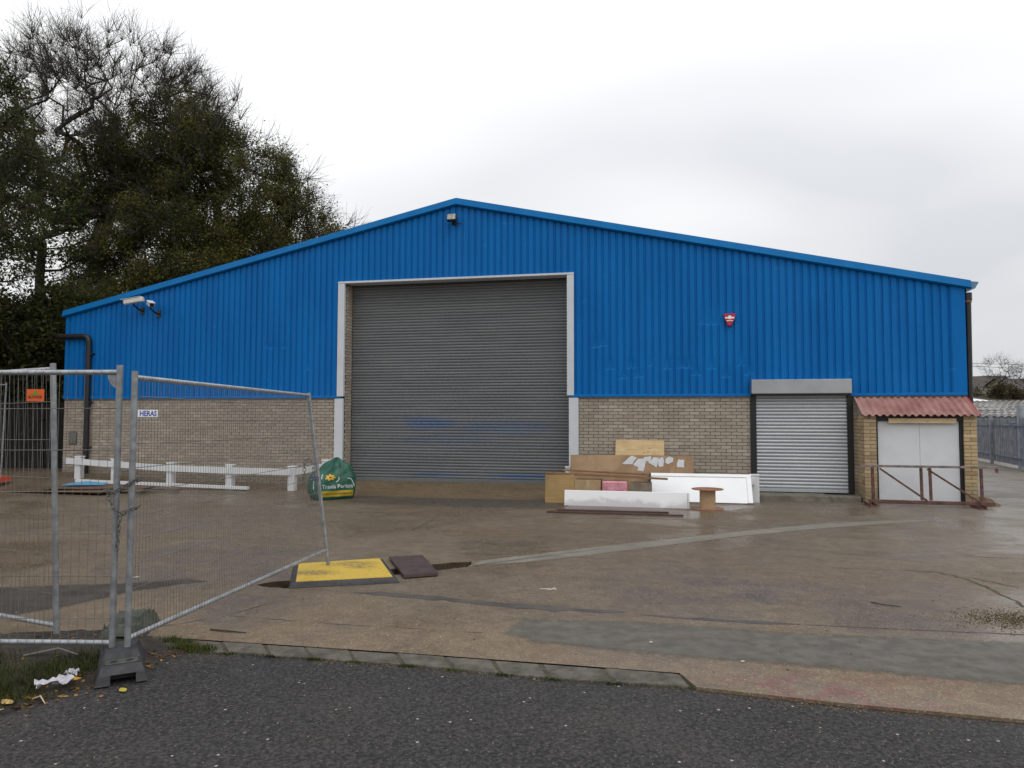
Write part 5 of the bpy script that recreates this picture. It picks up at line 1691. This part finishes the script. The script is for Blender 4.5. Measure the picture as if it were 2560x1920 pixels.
def chips(name, label, pts, size, mat):
    pts = np.array(pts); n_ = len(pts)
    a_ = rn.uniform(0, 6.28, n_); s2 = size * rn.uniform(.4, 1.7, n_)
    ux = np.stack([np.cos(a_), np.sin(a_), np.zeros(n_)], 1) * s2[:, None]; uy = np.stack([-np.sin(a_), np.cos(a_), np.zeros(n_)], 1) * s2[:, None] * rn.uniform(.4, .9, n_)[:, None]
    up_ = np.array([[0, 0, 1.]]) * s2[:, None] * .7
    V_ = np.stack([pts - ux, pts + uy, pts + ux, pts - uy, pts + up_], 1).reshape(-1, 3)
    b_ = np.arange(n_)[:, None] * 5
    F_ = np.concatenate([b_ + np.array([[0, 1, 4]]), b_ + np.array([[1, 2, 4]]), b_ + np.array([[2, 3, 4]]), b_ + np.array([[3, 0, 4]])])
    tag(npmesh(name, V_, F_, mat), label, 'grit', kind='stuff')
gp = []
for _ in range(2200):
    t_ = rr_.random(); q = along(kout + [(1.98, 4.40), (2.91, 4.16), (6, 3.33)], t_)
    gp.append((q.x + rr_.gauss(0, .02), q.y - abs(rr_.gauss(0, .05)) - .005, -.021))
chips('kerb_grit', 'brown grit and crumbs gathered along the road edge', gp, .006, leafmat('edge_grit', [(.05, .04, .03), (.11, .085, .055), (.20, .16, .11), (.03, .025, .02)]))
gp = []
while len(gp) < 900:
    x, y = rr_.uniform(-6, 9), rr_.uniform(4.4, 14)
    if inside((x, y), YARD) and not inside((x, y), TRENCH): gp.append((x, y, zg(x, y) + .001))
chips('yard_grit', 'loose stones and crumbs scattered over the concrete yard', gp, .007, leafmat('yard_crumbs', [(.05, .04, .03), (.16, .13, .09), (.40, .36, .30), (.04, .03, .025)]))
gp = []
while len(gp) < 1500:
    x, y = rr_.uniform(-3, 4.5), rr_.uniform(2.6, 5.0)
    if not inside((x, y), YARD) and not inside((x, y), VEDGE): gp.append((x, y, -.0205))
chips('road_grit', 'small pale stones loose on the asphalt road', gp, .0042, leafmat('road_chips', [(.06, .055, .05), (.15, .14, .13), (.34, .31, .28), (.10, .09, .08)]))
def big_leaf(label, loc, size, rz, col):
    pts = [(0, -.5), (.22, -.3), (.34, 0), (.22, .3), (0, .52), (-.22, .3), (-.34, 0), (-.22, -.3)]
    m = MB(); m.add([(0, 0, .012 * size / .06)] + [(x * size, y * size, .10 * size * (abs(x) * 1.6) ** 2 + .15 * size * max(0, y)) for x, y in pts], [(0, 1 + k, 1 + (k + 1) % 8) for k in range(8)], True)
    o = m.build('fallen_leaf', simple('fallen_leaf', col, .6, .25, 20, .2)); o.location = loc; o.rotation_euler = (0, 0, rz)
    tag(o, label, 'leaf', 'large fallen leaves')
big_leaf('yellow fallen leaf beneath the rubber fence foot', (-2.45, 4.62, -.012), .07, .8, (.45, .36, .03))
big_leaf('orange fallen leaf right of the larger white litter scrap', (-2.80, 4.69, .03), .085, 2.2, (.42, .19, .01))
big_leaf('tan fallen leaf lowest at the verge edge', (-3.0, 4.36, .012), .095, 1.2, (.42, .28, .10))
big_leaf('small russet fallen leaf on asphalt before the fence foot', (-2.53, 4.52, -.013), .035, .3, (.30, .10, .04))
def crumple(label, loc, sx, sy, h, seed, rz):
    rg = np.random.default_rng(seed)
    n, k = 11, 7; V = []
    for i in range(n + 1):
        for j in range(k + 1):
            u, v = i / n - .5, j / k - .5
            w_ = 1.0 - .45 * math.sin(math.pi * (u + .5)) * (1 if seed % 2 else .3)
            V.append((u * sx + rg.normal(0, .003), v * sy * w_ + .018 * math.sin(u * 9 + seed) + rg.normal(0, .003), .006 + h * (.5 + .35 * math.sin(u * 11 + v * 6 + seed) + .25 * math.sin(v * 13 - u * 5)) + abs(rg.normal(0, h * .10))))
    fs = [(i * (k + 1) + j, (i + 1) * (k + 1) + j, (i + 1) * (k + 1) + j + 1, i * (k + 1) + j + 1) for i in range(n) for j in range(k)]
    m = MB(); m.add(V, fs, True); o = m.build('litter_scrap', simple('crumpled_white_film', (.50, .48, .53), .35, .12, 20)); o.location = loc; o.rotation_euler = (0, 0, rz)
    tag(o, label, 'litter', 'white litter on the verge')
crumple('larger crumpled white plastic scrap on the verge grass', (-2.87, 4.60, .02), .20, .10, .045, 5, .75)
crumple('smaller crumpled white scrap behind the larger one', (-2.85, 4.75, .03), .07, .06, .035, 8, .2)
def stick(label, pts, r, mat, nm='stick', cat='stick'):
    m = MB(); m.tube(pts, [r, r * 1.1, r * .6] if len(pts) == 3 else r, 7); o = m.build(nm, mat); tag(o, label, cat, 'sticks on the ground')
pw = simple('bleached_stick', (.55, .48, .38), .7)
stick('pale bleached stick at the bottom of the verge', [(-3.15, 4.10, -.008), (-3.05, 4.20, -.002), (-2.97, 4.29, .0)], .006, pw)
stick('short pale twig beside the white litter', [(-2.90, 4.44, .0), (-2.86, 4.45, .015), (-2.80, 4.40, -.01)], .004, pw)
stick('thin dark twig lying on the concrete beyond the kerb', [(-2.42, 5.86, .008), (-2.25, 5.80, .012), (-2.10, 5.78, .006)], .006, M['twig'])
stick('grey bent twig on the dark soil behind the grass', [(-3.35, 5.02, .07), (-3.15, 5.08, .10), (-3.0, 5.05, .07)], .007, simple('grey_twig', (.2, .18, .17), .8))
stick('small forked twig on the concrete at right', [(3.35, 6.78, .006), (3.40, 6.66, .014), (3.54, 6.62, .006)], .005, M['twig'])
for k, (x, y, s, lab) in enumerate(((.42, 7.28, .03, 'tiny white paper crumb on the pale paint mark'), (1.06, 5.55, .02, 'tiny white paper crumb on the grey screed patch'), (1.62, 5.12, .022, 'tiny white chip at the road side of the screed patch'), (-4.0, 7.75, .05, 'white scrap on the dark tarmac behind the fence'))):
    s *= .7; m = MB(); m.add([(-s, -s * .5, 0), (s * .3, -s * .7, .003), (s, -s * .2, .004), (s * .6, s * .6, .008), (-s * .4, s * .4, .006), (-s * .8, s * .2, .003)], [(0, 1, 2, 3, 4, 5)]); o = m.build('paper_crumb', simple('dirty_paper', (.42, .40, .37), .8)); o.location = (x, y, .007)
    tag(o, lab, 'litter', 'paper crumbs')

# ================================================================== right background
pf = empty('palisade_fence', (17.9, 25.4, 0), math.atan2(30.8 - 25.4, 19.9 - 17.9))
tag(pf, 'grey steel palisade fence and gate right of the warehouse', 'fence')
pm = simple('weathered_palisade', (.22, .225, .23), .65, .35, 4, .1)
mb_ = MB(); mb_.add([(-.036, 0, .10), (-.014, -.02, .10), (.014, -.02, .10), (.036, 0, .10), (-.036, 0, 1.72), (-.014, -.02, 1.72), (.014, -.02, 1.72), (.036, 0, 1.72), (0, -.012, 1.84)],
                    [(0, 1, 5, 4), (1, 2, 6, 5), (2, 3, 7, 6), (4, 5, 8), (5, 6, 8), (6, 7, 8)])
pme = mb_.mesh('pale'); pme.materials.append(pm)
for k in range(84):
    o = bpy.data.objects.new('pale', pme); COL.objects.link(o); o.parent = pf; o.location = (-2.5 + k * .10, .02 + rb.uniform(-.004, .004), rb.uniform(-.01, .01))
for z in (.35, 1.5):
    m = MB(); m.box(-2.6, 6.2, .03, .08, z, z + .06); m.build('rail', pm, pf)
m = MB(); m.tube([(0, -.10, -.05), (0, -.10, 2.22)], .15, 18); m.build('gate_post', simple('galvanised_gate_post', (.36, .38, .38), .5, .2, 3, .1), pf)
for x in (3.0, 6.1):
    m = MB(); m.box(x - .05, x + .05, .08, .18, -.05, 1.9); m.build('post', pm, pf)
m = MB()
for z in (1.62, 1.45): m.tube([(-.05, -.30, z), (.02, .05, z)], .03, 8); m.tube([(.15, -.12, z), (.5, .05, z)], .025, 8)
m.build('hinge', M['galv'], pf)
# low workshop with corrugated roof
lb = empty('low_workshop', (24.0, 40.0, 0), R(-22))
tag(lb, 'low grey workshop with streaked corrugated roof behind the palisade fence', 'building')
m = MB(); m.box(-3, 22, 0, 12, 0, 1.98); m.build('wall', simple('grey_render', (.30, .31, .32), .85, .1, 1, .1), lb)
def streak_mat():
    mm = N('streaked_cement_sheet')
    c = mm.co(); n1 = mm.noise(mm.mapping(c, sc=(.35, 2.4, 1)), 1.1, 3, .5, .3)
    col = mm.mix(mm.rng(n1, .50, .60), (.095, .088, .075), (.34, .33, .31))
    mm.color(col); mm.rough(.9); return mm.m
m = MB(); nn = 150; vs = []
for k in range(nn + 1):
    x = -3.6 + 26 * k / nn; h = .035 * math.cos(math.pi * k)
    vs += [(x, -.45, 1.90 + h), (x, 12.5, 3.05 + h)]
m.add(vs, [(2 * k, 2 * k + 2, 2 * k + 3, 2 * k + 1) for k in range(nn)]); m.build('roof', streak_mat(), lb)
m = MB(); m.box(-3.6, 22.4, -.50, -.40, 1.72, 1.86); m.build('gutter', M['black'], lb)
m = MB(); m.tube([(1.6, -.42, 1.7), (1.9, -.3, 1.45)], .06, 8); m.build('outlet', M['black'], lb)
fr = empty('white_roofed_shed', (38, 66, 0), R(8))
tag(fr, 'far shed with plain white roof beyond the low workshop', 'building')
m = MB(); m.box(-8, 7, 0, 8, 0, 3.4); m.build('wall', simple('far_shed_wall', (.45, .46, .46), .8), fr)
m = MB(); m.add([(-8.4, -.4, 3.4), (7.4, -.4, 3.4), (7.4, 4, 3.95), (-8.4, 4, 3.95), (7.4, 8.4, 3.4), (-8.4, 8.4, 3.4)], [(0, 1, 2, 3), (3, 2, 4, 5), (1, 4, 2), (0, 3, 5)]); m.build('roof', simple('white_roof_sheet', (.75, .76, .78), .5, .05), fr)
# hill with houses
def hz(x, y):
    return 7.4 * sstep((y - 78) / 40) + 3.5 * sstep((y - 125) / 120) + .4 * math.sin(x * .13) * sstep((y - 80) / 30) - .2
m = MB(); vs = []
nx, ny = 50, 40
for i in range(nx + 1):
    for j in range(ny + 1):
        x = 20 + 200 * i / nx; y = 72 + 220 * j / ny
        vs.append((x, y, hz(x, y)))
m.add(vs, [(i * (ny + 1) + j, (i + 1) * (ny + 1) + j, (i + 1) * (ny + 1) + j + 1, i * (ny + 1) + j + 1) for i in range(nx) for j in range(ny)], True)
tag(m.build('hill', simple('winter_scrub', (.075, .065, .042), .95, .35, .25, .3, 3)), kind='structure')
def house(label, x, y, w, d, wall, roof, rz, hw_, hr, cw, cr):
    e = empty('house', (x, y, hz(x, y) - 1.5), rz); tag(e, label, 'house', 'houses on the hill')
    m = MB(); m.box(-w / 2, w / 2, -d / 2, d / 2, 0, hw_)
    m.add([(-w / 2, -d / 2, hw_), (-w / 2, d / 2, hw_), (-w / 2, 0, hr), (w / 2, -d / 2, hw_), (w / 2, d / 2, hw_), (w / 2, 0, hr)], [(0, 2, 1), (3, 4, 5)]); m.build('wall', simple('house_wall', cw, .9, .08, 1, 0), e)
    m = MB(); o_ = .4; k = (hr - hw_) / (d / 2)
    m.add([(-w / 2 - o_, -d / 2 - o_, hw_ - k * o_ + .05), (w / 2 + o_, -d / 2 - o_, hw_ - k * o_ + .05), (w / 2 + o_, 0, hr + .1), (-w / 2 - o_, 0, hr + .1), (w / 2 + o_, d / 2 + o_, hw_ - k * o_ + .05), (-w / 2 - o_, d / 2 + o_, hw_ - k * o_ + .05)], [(0, 1, 2, 3), (3, 2, 4, 5)])
    r = m.build('roof', simple('house_roof', cr, .9, .15, 1, 0), e)
    for sx in (-.25, .25):
        m = MB(); m.box(sx * w - .5, sx * w + .5, -d / 2 - .03, -d / 2, hw_ * .45, hw_ * .8); m.build('window', simple('house_pane', (.06, .07, .08), .2), e)
house('brown roofed house on the hill nearest the downpipe', 76.0, 118, 8, 7, 0, 0, R(-30), 1.5, 3.3, (.16, .135, .10), (.075, .062, .055))
house('wide dark roofed house with pale gable between the far trees', 79.2, 113, 6.5, 6, 0, 0, R(8), 1.5, 3.1, (.30, .26, .18), (.085, .072, .066))
house('dark roofed house on the hill at the right edge', 87.0, 116, 7, 7, 0, 0, R(-30), 1.4, 2.8, (.30, .27, .22), (.07, .06, .056))
make_tree('far_bare_tree', 'far bare winter tree on the hill close to the downpipe', (72.6, 107, hz(72.6, 107) - .1), 1.6, (0, 0), [((72.5, 107, hz(72.6, 107) + 3.5), (2.6, 2.2, 1.9))], 90, 5, 1.1, 0, .1, None, 41, r_tip=.011, group='bare trees on the hill')
make_tree('far_bare_tree', 'far bare winter tree on the hill above the pale gable', (77.0, 106, hz(77, 106) - .1), 1.5, (0, 0), [((77.4, 106, hz(77, 106) + 3.2), (3.0, 2.2, 1.7))], 100, 5, 1.1, 0, .1, None, 42, r_tip=.011, group='bare trees on the hill')
make_tree('hedge', 'dark hedge below the houses on the hill', (74.5, 101, hz(74.5, 101) - .1), .6, (0, 0), [((70.0, 103, hz(70, 103) + .6), (4.5, 1.5, .9)), ((78, 103, hz(78, 103) + .4), (5, 1.5, .7)), ((86, 103, hz(86, 103) + .4), (5, 1.5, .7))], 120, 3, .4, 12000, .20, leafmat('winter_hedge', [(.04, .032, .02), (.06, .05, .03), (.05, .055, .025)]), 43, cat='hedge', lsig=.5)
for k, (z0_, z1_, lab) in enumerate(((7.30, 7.20, 'upper overhead wire crossing the sky at right'), (7.02, 6.80, 'lower overhead wire crossing the sky at right'))):
    m = MB(); m.tube([(30, 66, z0_ + .3), (45, 70, z0_ - .05), (52, 71.5, z1_), (75, 76, z1_ + .1)], .022, 5); o = m.build('overhead_wire', M['black']); tag(o, lab, 'wire', 'overhead wires')
